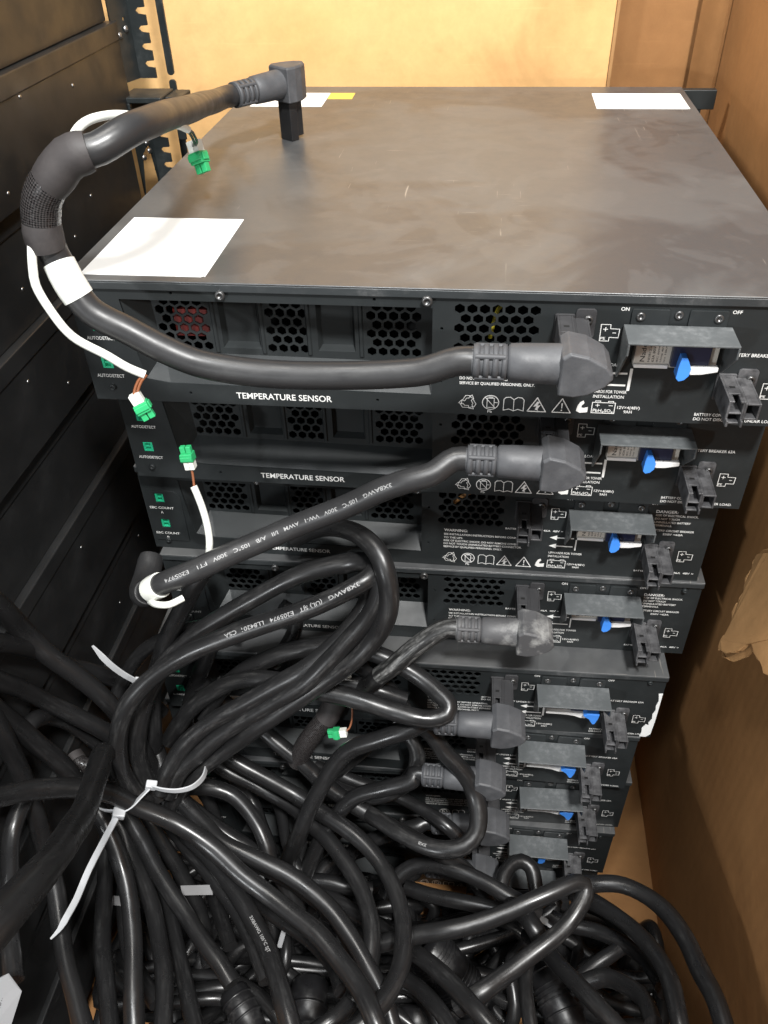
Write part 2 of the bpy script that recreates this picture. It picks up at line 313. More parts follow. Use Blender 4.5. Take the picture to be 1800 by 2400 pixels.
CABLES=[
 ('S1', 15, [(-12, -87, -440), (-23, -83, -420), (-26, -81, -385), (-22, -75, -355), (-10, -69, -327), (11, -59, -303), (41, -52, -280), (78, -45, -262), (132, -36, -239), (166, -29, -222), (183, -19, -216), (184, -6, -217), (172, 1, -221), (161, 2, -225), (126, -3, -234), (88, -10, -256), (49, -18, -283), (23, -24, -306), (3, -31, -331), (-12, -43, -358), (-20, -53, -385), (-23, -60, -412), (-18, -67, -437), (-9, -73, -456)], 'black cable with the long white print, looped up from the zip tie', 'scuffed', ('3X8AWG   (UL) SJT   E205974   LL84201  CSA', 0.53, -1, 3.2)),
 ('S2a', 15, [(5, -77, -437), (18, -71, -412), (35, -66, -393), (58, -60, -368), (85, -55, -345), (110, -51, -325), (131, -48, -308), (152, -41, -285), (167, -37, -266), (181, -32, -247), (189, -27, -229), (190, -18, -216), (180, -2, -218), (163, 7, -225)], 'shiny black cable running diagonally from the zip tie to the right tip of the loops', 'scuffed', None),
 ('S2b', 15, [(0, -80, -428), (11, -72, -405), (28, -63, -379), (52, -56, -356), (79, -52, -336), (108, -46, -315), (130, -41, -300), (151, -27, -287), (167, -14, -273), (177, -5, -257), (179, -1, -244)], 'black cable strand pressed against the upper left side of the shiny diagonal strand', 'scuffed', None),
 ('T1', 15, [(117, 23, -221), (133, 20, -208), (154, 11, -197), (173, 0, -194), (187, -14, -197), (194, -24, -208), (197, -31, -224), (195, -35, -241), (187, -37, -261), (173, -42, -280), (156, -44, -299), (125, -51, -326), (88, -58, -357), (64, -56, -387), (35, -59, -419), (10, -64, -450), (-2, -70, -471)], 'black cable arching from behind the slanting plugged cable, outermost of the tied loops', 'scuffed', None),
 ('S3', 16, [(-84, -95, -164), (-83, -76, -201), (-83, -67, -224), (-83, -54, -267), (-72, -51, -295), (-59, -48, -321), (-41, -47, -358), (-33, -45, -392), (-26, -46, -430), (-21, -49, -455), (-14, -58, -479), (5, -72, -488), (37, -83, -498), (61, -90, -505), (86, -96, -512), (110, -102, -520), (128, -109, -527), (147, -119, -531), (160, -130, -535), (171, -143, -538), (181, -157, -541), (187, -170, -545), (192, -184, -549), (202, -205, -560)], 'long straight black cable from the left edge diving under the tied loops', 'cable', None),
 ('S4', 14.5, [(-42, 0, -412), (-32, -13, -429), (-20, -35, -445), (-10, -51, -454), (-1, -60, -462), (15, -72, -469), (35, -85, -471), (55, -99, -471), (85, -108, -475), (114, -116, -482), (136, -126, -487), (156, -139, -491), (174, -156, -495), (189, -174, -499), (205, -195, -505), (216, -216, -512)], 'glossy black cable passing under the zip tie head and sweeping down to the bottom edge', 'cable', None),
 ('S5', 16, [(-79, -176, -300), (-74, -156, -327), (-67, -140, -344), (-57, -127, -360), (-46, -112, -381), (-31, -101, -403), (-15, -98, -424), (9, -98, -442), (31, -103, -453), (52, -111, -462), (75, -124, -470), (99, -135, -477), (123, -148, -479), (147, -162, -479), (171, -183, -479), (190, -203, -475), (203, -224, -470), (211, -237, -483)], 'thick black cable from the left edge behind the second zip tie to bottom centre', 'cable', None),
 ('S6', 17, [(-49, -59, -482), (-48, -62, -439), (-39, -76, -393), (-29, -92, -359), (-19, -113, -339), (-6, -139, -318), (12, -175, -285), (28, -210, -251), (47, -248, -206), (62, -280, -168), (67, -302, -148), (68, -323, -133), (65, -339, -129)], 'nearest thick black cable bending over a rounded end and running out at the lower left', 'cable', None),
 ('S7', 15, [(-84, -113, -239), (-84, -97, -271), (-83, -79, -305), (-77, -67, -336), (-64, -61, -358), (-48, -55, -385), (-36, -51, -414), (-22, -49, -455), (1, -53, -491), (38, -67, -510), (71, -77, -527), (96, -89, -548), (113, -106, -576)], 'dim black cable from the left edge, second below the long straight one', 'cable', None),
 ('S8', 14, [(-84, -103, -337), (-84, -91, -332), (-84, -76, -342), (-85, -58, -368), (-77, -50, -390), (-67, -48, -415), (-59, -49, -444), (-55, -55, -476)], 'matte black cable arching just right of the left edge under the long straight cables', 'cable', None),
 ('S9', 15.5, [(-83, -122, -250), (-84, -110, -289), (-84, -101, -322), (-79, -96, -351), (-71, -93, -375), (-65, -92, -402), (-57, -94, -433), (-44, -106, -451), (-31, -122, -470), (-19, -142, -483), (-5, -176, -495), (7, -211, -501), (17, -243, -512)], 'shiny black cable sloping steeply down right from the left edge below the dim one', 'cable', None),
 ('S10', 15, [(-84, -117, -262), (-83, -117, -291), (-84, -118, -327), (-84, -120, -355), (-84, -122, -379), (-84, -125, -403), (-84, -132, -437), (-79, -143, -453), (-69, -160, -462), (-55, -186, -469), (-42, -208, -472), (-28, -227, -473), (-10, -252, -474)], 'shiny black cable curving down the left side and running to the bottom edge', 'cable', None),
 ('S11', 14, [(-85, -125, -379), (-85, -139, -379), (-85, -151, -383), (-85, -162, -395), (-84, -175, -411), (-85, -190, -430), (-75, -210, -432), (-58, -238, -432)], 'short upright black cable glimpsed at the left edge beside the nearest thick one', 'cable', None),
 ('S12', 15, [(-67, -40, -502), (-74, -51, -519), (-74, -70, -527), (-69, -95, -532), (-56, -135, -534), (-43, -168, -531), (-26, -200, -524), (-5, -240, -518)], 'black cable hanging almost vertically left of the tape scraps down to the bottom edge', 'cable', None),
 ('S13', 15, [(-84, -54, -490), (-71, -64, -503), (-55, -75, -509), (-40, -98, -516), (-23, -117, -519), (-4, -142, -520), (11, -168, -518), (24, -194, -513), (38, -236, -507)], 'black cable bowing right on its way to the bottom edge, right of the vertical one', 'cable', None),
 ('S14', 15, [(-59, -58, -486), (-44, -73, -496), (-26, -91, -506), (-12, -108, -512), (5, -125, -516), (27, -144, -519), (49, -164, -519), (65, -177, -520), (79, -191, -523)], 'straight black cable running down right into the ribbed boot at the bottom', 'cable', None),
 ('S15', 15.5, [(-34, -40, -508), (-12, -60, -503), (13, -83, -497), (38, -100, -497), (58, -117, -495), (77, -136, -491), (95, -158, -486), (111, -179, -480), (123, -199, -473), (134, -219, -466), (147, -243, -467)], 'black cable with faint print curving steeply down to the bottom edge near the centre', 'cable', ('3X8AWG 105°C SJT', 0.62, 2.2, 2.6)),
 ('S16', 13, [(-25, -52, -536), (7, -79, -533), (33, -100, -529), (53, -118, -529), (62, -127, -529), (77, -145, -526), (94, -167, -520), (108, -188, -518)], 'thin edge lit cable tucked left of the printed cable near the bottom centre', 'cable', None),
 ('S17', 14.5, [(-28, -86, -563), (-10, -111, -562), (11, -150, -557), (32, -185, -549), (55, -223, -543)], 'dim black cable to the bottom edge between the bowed cable and the ribbed boot', 'cable', None),
 ('S18', 14, [(-63, -56, -559), (-61, -87, -571), (-51, -122, -574), (-34, -156, -572), (-16, -176, -570), (8, -197, -568)], 'deep shaded cable behind the left tape scrap', 'cable', None),
 ('S19', 15.5, [(21, -2, -378), (40, -1, -408), (65, -1, -438), (85, -9, -450), (110, -18, -465), (131, -26, -483), (153, -33, -498), (179, -43, -506), (209, -50, -518), (233, -54, -531), (257, -57, -546), (277, -57, -579), (294, -64, -617)], 'thick glossy cable running down right, uppermost of the three parallel ones at the centre', 'cable', None),
 ('S20', 15, [(-2, -8, -452), (34, -19, -459), (56, -26, -467), (81, -32, -478), (106, -38, -489), (132, -50, -493), (158, -63, -495), (177, -76, -498), (193, -93, -500), (204, -110, -499), (213, -130, -498), (217, -151, -496), (217, -172, -493), (212, -190, -489), (205, -206, -485), (193, -223, -481), (178, -233, -488)], 'black cable making the outer of two arcs that curve back at the bottom', 'cable', None),
 ('S21', 15, [(8, -4, -488), (29, -11, -499), (55, -17, -508), (75, -23, -515), (96, -32, -517), (117, -47, -516), (139, -64, -515), (156, -82, -515), (171, -101, -515), (182, -122, -514), (189, -143, -513), (191, -161, -514), (189, -179, -515), (181, -196, -518)], 'black cable making the inner of the two arcs, with a bright highlight along it', 'cable', None),
 ('S22', 15, [(-32, -41, -510), (-12, -40, -493), (12, -43, -480), (29, -44, -479), (47, -46, -485), (63, -56, -491), (77, -69, -498), (85, -80, -507), (90, -92, -519)], 'bright arch of black cable starting right of the zip tie loop', 'cable', None),
 ('S23', 12, [(58, 7, -542), (72, -6, -558), (81, -23, -559), (88, -41, -559), (99, -60, -559), (108, -74, -558), (113, -81, -576)], 'thin glossy cable leaning right into the left white tag spot', 'cable', None),
 ('S24', 11, [(92, 2, -568), (99, -24, -571), (105, -49, -572), (109, -68, -570), (110, -77, -585)], 'thin glossy upright cable, right of the leaning thin one', 'cable', None),
 ('S25', 12, [(-4, -10, -540), (7, -21, -544), (19, -38, -545), (29, -52, -546), (41, -62, -554)], 'short bright cable between the arch and the diagonal cables', 'cable', None),
 ('S26', 14, [(138, -9, -590), (127, -25, -590), (118, -43, -587), (112, -55, -586), (111, -66, -586), (115, -77, -594)], 'cable curling down left to the small white tag at the centre', 'cable', None),
 ('S27', 14, [(166, -25, -598), (150, -34, -595), (136, -44, -591), (127, -55, -590), (121, -68, -592)], 'cable with a curved highlight right of the small white tag', 'cable', None),
 ('S28', 15, [(105, -70, -583), (120, -71, -581), (138, -72, -580), (154, -74, -581), (177, -72, -587)], 'short level cable behind the inner arc near the centre', 'cable', None),
 ('S29', 15, [(73, -51, -601), (104, -68, -596), (137, -83, -588), (160, -97, -579), (178, -108, -570), (194, -119, -561), (210, -131, -550), (223, -144, -537), (236, -155, -528), (249, -167, -520), (264, -182, -511), (279, -198, -502), (295, -213, -502)], 'long bright cable passing behind both arcs down to the bottom centre right', 'cable', None),
 ('S30', 15, [(64, -91, -575), (90, -110, -572), (113, -123, -569), (136, -138, -563), (155, -155, -557), (168, -178, -546)], 'dull cable visible below the thick crossing cable at the bottom centre', 'cable', None),
 ('S31', 14, [(132, -89, -609), (155, -99, -605), (172, -106, -601), (196, -114, -596), (218, -117, -593)], 'short bright cable just below the long one crossing behind the arcs', 'cable', None),
 ('S32', 15, [(192, -145, -531), (210, -142, -523), (235, -138, -515), (251, -137, -509), (272, -132, -505), (298, -123, -498), (319, -114, -492), (340, -104, -488), (357, -95, -488), (365, -94, -492), (366, -101, -496), (360, -112, -499), (350, -125, -504), (336, -138, -507), (320, -150, -511), (300, -165, -514), (279, -180, -516), (263, -187, -528)], 'black cable bent in a narrow hairpin pointing right below the module stack', 'scuffed', None),
 ('S33', 15, [(346, -79, -536), (362, -78, -527), (380, -78, -520), (400, -79, -515), (418, -88, -510), (433, -104, -503), (444, -129, -494), (449, -158, -483), (453, -180, -474), (456, -206, -472)], 'outermost black cable arching along the right cardboard wall to the bottom edge', 'cable', None),
 ('S34', 15, [(367, -61, -573), (384, -72, -564), (409, -95, -551), (425, -121, -537), (434, -148, -524), (434, -178, -512), (435, -198, -513)], 'dark cable arching inside the outermost one at the right', 'cable', None),
 ('S35', 15.5, [(198, -6, -387), (213, -13, -393), (228, -18, -402), (241, -25, -418), (258, -32, -436), (269, -40, -453), (274, -53, -464), (273, -66, -474), (264, -75, -480), (247, -78, -485), (228, -74, -489), (209, -65, -493), (189, -52, -498), (167, -35, -507), (142, -13, -520)], 'big round loop of black cable hanging over the right hand plugs', 'scuffed', ('3X8', 0.62, 1.4, 2.6)),
 ('S36', 15, [(-11, -27, -433), (3, -26, -410), (19, -25, -385), (42, -24, -360), (61, -23, -346), (85, -25, -336), (108, -29, -332), (130, -33, -334), (157, -36, -336), (178, -40, -338), (199, -43, -342), (216, -46, -343), (230, -45, -345), (242, -41, -342), (243, -34, -338), (235, -27, -335), (223, -18, -332), (208, -11, -327), (188, -6, -320), (169, -3, -317), (145, -2, -315), (123, -3, -319), (99, -5, -327), (81, -8, -337), (63, -11, -350), (42, -16, -373), (24, -15, -409)], 'long flat loop of black cable ending beside the plug with the torn corner module', 'scuffed', None),
 ('S37', 13, [(143, 2, -340), (162, 0, -340), (178, 0, -353), (195, -4, -367), (204, -9, -377), (211, -8, -407)], 'narrow cable inside the flat loop slanting down right', 'cable', None),
 ('S38', 14, [(121, -5, -357), (140, -8, -354), (162, -8, -354), (185, -11, -358), (206, -12, -366)], 'cable lying just above the lower side of the flat loop', 'cable', None),
 ('S39', 15, [(-30, -41, -502), (-22, -32, -430), (-17, -21, -382), (-9, -17, -351), (0, -17, -329), (13, -19, -298), (24, -18, -278), (36, -15, -257), (47, -13, -237), (59, -5, -222)], 'dark cable rising behind the zip tied loops to the slanting plugged cable', 'cable', None),
 ('S40', 14, [(-12, -37, -520), (-7, -22, -478), (-2, -14, -448), (3, -8, -420), (13, -3, -389), (24, 0, -363), (35, 0, -338), (43, 2, -313), (55, 6, -295)], 'upright cable with small print beside the green sockets', 'cable', ('SJT AWG', 0.22, 0.9, 2.4)),
 ('S41', 13, [(-59, -12, -399), (-52, -5, -382), (-41, -3, -365), (-27, -1, -346), (-10, -1, -329), (8, -1, -317), (27, -2, -306), (49, -1, -301), (69, 1, -308)], 'bright edged cable arching behind the loops at upper left', 'cable', None),
 ('S42', 15, [(-84, -101, -221), (-84, -81, -247), (-84, -59, -277), (-84, -43, -304), (-81, -30, -331), (-72, -13, -359), (-60, 0, -386), (-48, 7, -410), (-32, 12, -446)], 'short black cable from the left edge crossing under the long straight one', 'cable', ('105°C 300V', 0.78, 1.6, 2.4)),
 ('S43', 15, [(110, 4, -568), (125, -1, -522), (142, -1, -493), (161, 1, -467), (176, 4, -450), (194, 4, -437), (209, 0, -436), (216, -9, -449), (212, -20, -468), (195, -27, -485), (171, -27, -498), (144, -19, -504), (116, -4, -505)], 'dark round loop of cable left of the big loop, below the flat one', 'scuffed', None),
 ('S44', 13, [(115, 4, -503), (135, -1, -504), (155, -6, -507), (181, -10, -510), (201, -14, -515), (225, -27, -513), (246, -41, -511), (260, -47, -521)], 'cable crossing behind the big round loop toward its lower end', 'cable', None),
 ('S45', 15, [(191, -81, -578), (200, -69, -568), (215, -60, -559), (234, -59, -552), (254, -64, -547), (278, -72, -545), (302, -83, -544), (319, -90, -546), (333, -93, -554)], 'glossy arch of cable in front of the lowest plugs', 'cable', None),
 ('S46', 14, [(209, -57, -606), (230, -64, -601), (255, -69, -596), (280, -73, -593), (304, -76, -592)], 'dim cable under the glossy arch', 'cable', None),
 ('S47', 14, [(302, -55, -599), (304, -42, -596), (311, -30, -594), (322, -24, -594), (332, -28, -597), (336, -39, -601), (338, -53, -605)], 'matte black cable hoop under the lowest breaker hood', 'cable', None),
 ('S48', 16, [(307, -93, -544), (318, -103, -535), (325, -114, -531), (331, -122, -535), (335, -123, -562)], 'short stubby cable bend below the hairpin', 'cable', None),
 ('S49', 15, [(325, -101, -581), (337, -116, -567), (351, -141, -548), (364, -162, -532), (375, -178, -522), (391, -196, -516)], 'straight cable running to the bottom edge right of the large barrel plug', 'cable', None),
 ('S50', 12, [(326, -135, -534), (319, -151, -529), (317, -170, -522), (318, -190, -511), (321, -209, -507)], 'scuffed upright cable left of the large barrel plug', 'scuffed', None),
 ('S51', 15, [(366, -139, -605), (378, -130, -599), (396, -127, -591), (410, -136, -580), (420, -150, -567), (423, -174, -552)], 'dark cable hump at the bottom right over the floor', 'cable', None),
 ('S52', 13, [(371, -129, -606), (375, -125, -603), (387, -114, -601), (402, -104, -598), (417, -94, -597)], 'short dark cable rising right at the lower right', 'cable', None),
 ('S53', 14, [(351, -70, -609), (366, -77, -606), (390, -81, -603), (412, -92, -595), (430, -109, -587), (440, -135, -576)], 'dark cable sloping right behind the hairpin', 'cable', None),
 ('S54', 14, [(150, -218, -528), (162, -210, -524), (171, -201, -527), (178, -188, -532), (179, -172, -540)], 'bright cable curl at the bottom edge centre', 'cable', None),
 ('S55', 14, [(214, -151, -576), (224, -157, -572), (238, -169, -563), (251, -184, -553), (262, -199, -549)], 'dull cable sloping to the bottom edge left of the bright crossing one', 'cable', None),
 ('S56', 15, [(18, 6, -515), (31, 6, -545), (44, -2, -568), (58, -25, -576), (76, -52, -582)], 'shaded cable behind the bright arch', 'cable', None),
 ('S57', 14, [(379, -42, -628), (406, -55, -620), (427, -78, -611), (441, -104, -599), (444, -138, -584)], 'shaded cable between the two right hand arcs', 'cable', None),
 ('S58', 13, [(90, 0, -348), (108, 16, -322), (109, 22, -307), (99, 22, -297)], 'shaded cable hanging in front of the module with the paper tag', 'cable', None),
 ('S59', 15, [(-84, -13, -540), (-62, -26, -575), (-36, -53, -581), (-9, -80, -586), (18, -113, -590), (37, -153, -593)], 'added dark filler cable in the gap left of the upright tape scrap', 'cable', None),  # filler strand added to darken the lit gap behind it
 ('S60', 15, [(-81, 15, -584), (-51, 2, -603), (-24, -21, -611), (0, -51, -616), (24, -89, -615), (48, -129, -610)], 'added dark filler cable in the gap right of the hanging zip tie tail', 'cable', None),  # second filler strand, also added to keep that gap dark
 ('S61', 15, [(-84, -62, -544), (-72, -33, -599), (-39, -37, -602), (-7, -37, -605), (25, -39, -608)], 'deep shaded cable lying level across the gap under the second zip tie', 'cable', None),
]
# ------------------------------------------------------------------ setting
H=85.25
FL=-767
b=MB(); b.box(-2500,3000,-2500,3500,FL-30,FL-8); fo=b.build('floor','card'); MTF=mat('concrete_floor',(.18,.17,.16),.7); fo.data.materials[0]=MTF; fo['kind']='structure'
# big cardboard box
box=thing('cardboard_box','large brown cardboard bulk box whose walls surround the module stacks','box',(0,0,FL))
def z(v): return v-FL
b=MB(); b.box(-560,496,-480,612,0.2,6); b.build('bottom_panel','card',box)
b=MB(); b.box(490,496,-480,612,6.3,z(215)); b.build('side_wall','card',box)
b=MB(); b.box(-560,489.5,606,612,6.3,z(420)); b.build('back_wall','card',box)
b=MB(); b.box(-560,-554,-480,605.5,6.3,z(330)); b.build('side_wall','card',box)
b=MB(); b.box(-553.5,489.5,-426,-420,6.3,z(-400)); b.build('unseen_front_wall','card',box)  # unseen wall put in to shade the box floor
# folded corner strip
b=MB(); b.prism([(466,590),(471,605.4),(489.4,600),(489.4,560),(486,560)],6.4,z(420),'z'); b.build('corner_strip','card',box)
fl=[(467,37,-240),(465,36,-247),(463,26,-252),(461,24,-261),(458,19,-271),(455,10,-281),(452,8,-290),(451,2,-293),(453,-7,-286),(457,-15,-273),(461,-19,-260),(461,-29,-260),(462,-48,-258),(466,-66,-245),(478,-20,-205),(476,26,-209),(471,42,-226),(470,43,-232)]
def jag(P,amp,rnd,rep=2):
    for _ in range(rep):
        Q=[]
        for i,p in enumerate(P):
            q=P[(i+1)%len(P)]; Q.append(p); L=((p[1]-q[1])**2+(p[2]-q[2])**2)**.5
            if L>3: Q.append(((p[0]+q[0])/2+rnd.uniform(-.5,.5),(p[1]+q[1])/2+rnd.uniform(-1,1)*min(amp,L*.2),(p[2]+q[2])/2+rnd.uniform(-1,1)*min(amp,L*.2)))
        P=Q
    return P
rj=random.Random(3)
def ply(P,th,name,mm,label=None,curl=0):
    n=len(P); f=lambda p:p[0]-curl*max(0,(-255-p[2])/60)**2*8
    vs=[(f(p),p[1],z(p[2])) for p in P]+[(f(p)+th,p[1],z(p[2])+.6) for p in P]
    me=MB(); me.add(vs,[tuple(range(n)),tuple(range(2*n-1,n-1,-1))]+[(i,i+n,(i+1)%n+n,(i+1)%n) for i in range(n)]); return me.build(name,mm,box,label=label)
fj=jag(fl,2.2,rj)
ply(fj,3,'torn_flap','card_torn','torn hanging scrap of the right cardboard wall',.6)
cy=sum(p[1] for p in fj)/len(fj); cz=sum(p[2] for p in fj)/len(fj)
ply([(p[0]+3.4,cy+(p[1]-cy)*1.12-2,cz+(p[2]-cz)*1.10-1) for p in jag(fl,3.0,rj,2)],1,'torn_ply','card_torn','pale torn paper ply under the hanging scrap',.4)
# light cardboard sheet behind the stack
b=MB(); b.box(-330,372,540,546,0,z(430)); o=b.build('cardboard_sheet','card_light',None,.8,loc=(0,0,FL+6.5)); tag(o,'tall light cardboard sheet standing upright behind the stack','cardboard sheet')
b=MB(); b.box(372.4,376,539,547,-0,z(430)-6); b.build('torn_edge','card_torn',o,.6)
# ------------------------------------------------------------------ stacked chassis on the left, seen from the side
offs=[-110,-108,-104,-97,-104,-98,-105,-99,-104,-100,-105,-101]
ords=['above the picture edge','uppermost visible','third from the top','fourth from the top','fifth from the top','sixth from the top','seventh from the top','eighth from the top','ninth from the top','tenth from the top','lowest']
yo=[389,390,388,392,386,395,390,388,392,388,390,390]
for k,X in enumerate(offs):
    zt=76+3*H-k*H   # top of this chassis
    if zt-H<FL-1: break
    zt0=zt-H
    t=thing('equipment_chassis','black steel chassis in the left stack seen side on, %s'%(ords[k] if k<10 else 'lowest'),'chassis',(X-220,yo[k]-250,zt0),0,'black chassis stacked along the left')
    b=MB(); b.box(-220,220-1.2,-370,250,.4,H-3); b.build('side_shell','side',t,.6)
    b=MB(); b.box(-220,220,-371,251,H-16,H-.2); b.build('lid','side',t,1.2,3)
    for (yy,zz) in((-285,40),(-190,30),(-60,55),(-15,22),(40,58),(95,24),(150,56),(205,28),(232,60)):
        if random.random()<.35: continue
        b=MB(); b.lathe((218.6,yy+random.uniform(-16,16),zz+random.uniform(-9,9)),(1,0,0),[(0,1.7),(.5,1.6),(.9,.9),(1.0,0.01)],10); b.build('rivet','bright_screw',t)
# rack ears at the far end of the left stack
def bracket(zb,zt,label,first):
    t=thing('rack_bracket',label,'bracket',(-104,395,zb),0,'notched brackets behind the left stack'); h=zt-zb
    plate('side_flange',[(0,0),(27,0),(27,h),(0,h)],[circle(8,h-30,1.8,10),circle(19,h-48,1.8,10),circle(8,40,1.8,10),circle(19,52,1.8,10)],1.5,'rack',t)
    o=t.children[0]; o.rotation_euler=(0,0,math.radians(72))
    for (q,zz) in((8,h-30),(16,h-48),(8,40),(18,44)):
        b=MB(); b.lathe((q*.31+1.2,q*.95,zz),(.95,-.31,0),[(0,3),(1,2.6),(1.4,.01)],12); b.build('screw','bright_screw',t)
    pts=[(8,0),(25,0)]; zz=4
    while zz<h-14:
        pts+=[(25,zz),(25,zz+5),(18,zz+6),(15.5,zz+8.5),(18,zz+11),(25,zz+11.5)]; zz+=15
    pts+=[(25,h-2),(23,h),(8,h)]
    plate('notched_plate',pts,[],2,'rack',t,.4,y=26)
    b=MB(); b.prism(rrect(28.5,35.5,-2,h+4,3),48,51); b.build('outer_strip','rack',t,.3)
    return t
bracket(22,175,'upper notched black bracket against the light cardboard at the left',1)
t=bracket(-88,12,'lower notched black bracket half hidden behind the thick cable',0)
b=MB(); b.box(-1,40,-14,25.5,96,101); b.box(40.1,56,-2,30,94,99); b.box(47,55,-2,1,60,93.9); b.box(0,8,-14,-11,70,95.9); b.build('top_plate','rack',t,.8)
# ------------------------------------------------------------------ battery modules
def Zt(v): return H+v
def PY(d): return -d
def screw(parent,x,zt,d=0,r=2.7,m='screw'):
    b=MB(); b.lathe((0,0,0),(0,-1,0),[(0,r),(1.4,r),(2.0,r*.85),(2.1,r*.5),(1.0,r*.42),(.9,.01)],18)
    return b.build('screw',m,parent,loc=(x-220,-d,Zt(zt)))
def shift(mb): mb.v=[(x-220,y,z) for x,y,z in mb.v]; return mb
def PE(mb,x,zt,y):
    P=[(0,0),(5.4,0),(5.6,-2.6),(10.8,-2.7),(10.7,-8.2),(5.5,-8.1),(5.4,-10.5),(.2,-10.5)]
    mb.stroke([(x+a,Zt(zt+c)) for a,c in P],.42,y,True)
    mb.stroke([(x+1.6,Zt(zt-3)),(x+4,Zt(zt-3))],.45,y); mb.stroke([(x+2.8,Zt(zt-1.8)),(x+2.8,Zt(zt-4.2))],.45,y-.01); mb.stroke([(x+7.2,Zt(zt-5.2)),(x+8.8,Zt(zt-5.2))],.45,y)
def make_connector(parent,x,zt,kind):
    """battery socket, x zt = upper left of its left tab"""
    c=None
    b=MB(); b.prism(rrect(x,x+11.5,Zt(zt-17.5),Zt(zt),1),-1.6,0); b.prism(rrect(x+11.7,x+23.4,Zt(zt-15),Zt(zt+3.6),2.2),-1.6,0); c=shift(b).build('battery_socket','connector',parent,.3)
    t=1.2; z1=Zt(zt-.6); z0=Zt(zt-15.6)
    def shell(mb,x0,x1,za,zb,y0,y1,top=None):
        mb.box(x0,x0+t,y0,y1,za,zb); mb.box(x1-t,x1,y0,y1,za,zb); mb.box(x0+t,x1-t,y0,y1,za,za+t)
        if top is None: mb.box(x0+t,x1-t,y0,y1,zb-t,zb)
        else: mb.box(x0+t,x1-t,top,y1,zb-t,zb)
    b=MB(); xa=x+1; xb=x+10.2; xc=x+19
    shell(b,xa,xb,z0,z1,-31,-1.7,top=-22); b.box(xa+t,xb-t,-12.5,-2,z0+t,z1-t)
    b.box(xa+t,xa+t+1.8,-31,-22,z1-t,z1); b.box(xb-t-1.6,xb-t,-31,-22,z1-t,z1)
    b.box(xa+t,xb-t,-31,-13,z0+6.6,z0+7.6)
    b.box(xa,xa+t,-34.5,-31,z0,z0+4); b.box(xb-t,xb,-34.5,-31,z0,z0+4)
    zc0=z0+3; shell(b,xb+.05,xc,zc0,z1-1.2,-31,-1.7); b.box(xb+t,xc-t,-9,-2,zc0+t,z1-1.2-t)
    o=shift(b).build('housing','connector',c); o.modifiers.new('Bevel','BEVEL').width=.2*S
    b=MB(); b.box(xa+3,xb-3,-16.2,-14.2,z1-.1,z1+.12); shift(b).build('dark_slot_strip','hole',c)  # flat black strip in place of a cut opening
    b=MB(); b.lathe((0,0,0),(0,-1,0),[(0,2.7),(1.6,2.7),(2.2,2.2),(2.3,1.3),(1.1,1.1),(1,.01)],18); b.build('screw','screw',c,loc=(x+19-220,-1.6,Zt(zt-2.6)))
    return c
def make_breaker(parent,flip):
    b=MB(); b.box(342,389,-6,10,Zt(-43.5),Zt(-22)); o=shift(b).build('circuit_breaker','breaker',parent,.5)
    xa,xb=(362,388.5) if not flip else (364,386)
    b=MB(); b.box(xa,xb-5 if not flip else xb,-11,-6.05,Zt(-40.5),Zt(-24)); shift(b).build('toggle_base','navy',o,.8)
    if not flip:
        b=MB(); b.prism([(366.2,Zt(-31)),(369.4,Zt(-31)),(372.6,Zt(-38)),(372.2,Zt(-42.5)),(370,Zt(-45.4)),(367,Zt(-46.4)),(365.2,Zt(-44.5)),(365.4,Zt(-37))],-17,-8.5); shift(b).build('toggle','blue',o,.45,2)
        b=MB(); b.prism([(370.5,Zt(-38.8)),(388.6,Zt(-38.6)),(388.6,Zt(-41.4)),(386,Zt(-42)),(380,Zt(-43.4)),(374,Zt(-43.8)),(370.5,Zt(-42.6))],-13.5,-9.5); shift(b).build('lever','breaker_white',o,.5)
    else:
        b=MB(); b.prism([(377,Zt(-36)),(387.3,Zt(-36)),(386.6,Zt(-42)),(384.6,Zt(-49)),(382.6,Zt(-49.5)),(379,Zt(-43)),(374,Zt(-39))],-17,-8.5); shift(b).build('toggle','blue',o,.45,2)
        b=MB(); b.prism([(343,Zt(-41)),(378,Zt(-40.6)),(379,Zt(-44)),(376.6,Zt(-47)),(372.5,Zt(-46.8)),(366,Zt(-44.4)),(358,Zt(-43.4)),(343,Zt(-43.4))],-13,-9); shift(b).build('lever','breaker_white',o,.5)
    b=MB(); b.box(342.2,361.6,-8,-6.03,Zt(-43.3),Zt(-41)); shift(b).build('lit_lower_strip','breaker_white',o,.4)  # whiter strip stands in for light reaching the body's lower edge
    b=MB()
    # writing runs upwards, rotated a quarter turn
    def vt(s,x,z0,z1,cap):
        vs,fs,a,c=glyphs(s); k=(z1-z0)/(c-a); kz=cap/CAP
        b.add([(x-v[1]*kz,-6.06,z0+(v[0]-a)*k) for v in vs],fs)
    vt('Nader',348,Zt(-40),Zt(-26),2.8); vt('NDB1Z-63',351,Zt(-40),Zt(-28),1.3); vt('63A 80V',353.4,Zt(-40),Zt(-30),1.5)
    vt('IEC 60947-2',355.6,Zt(-40),Zt(-26),1.0); vt('Uimp 4kV',357.6,Zt(-40),Zt(-29),1.0); vt('Icu 10kA',359.6,Zt(-40),Zt(-29),1.0)
    shift(b).build('breaker_print','black_ink',o)
    return o
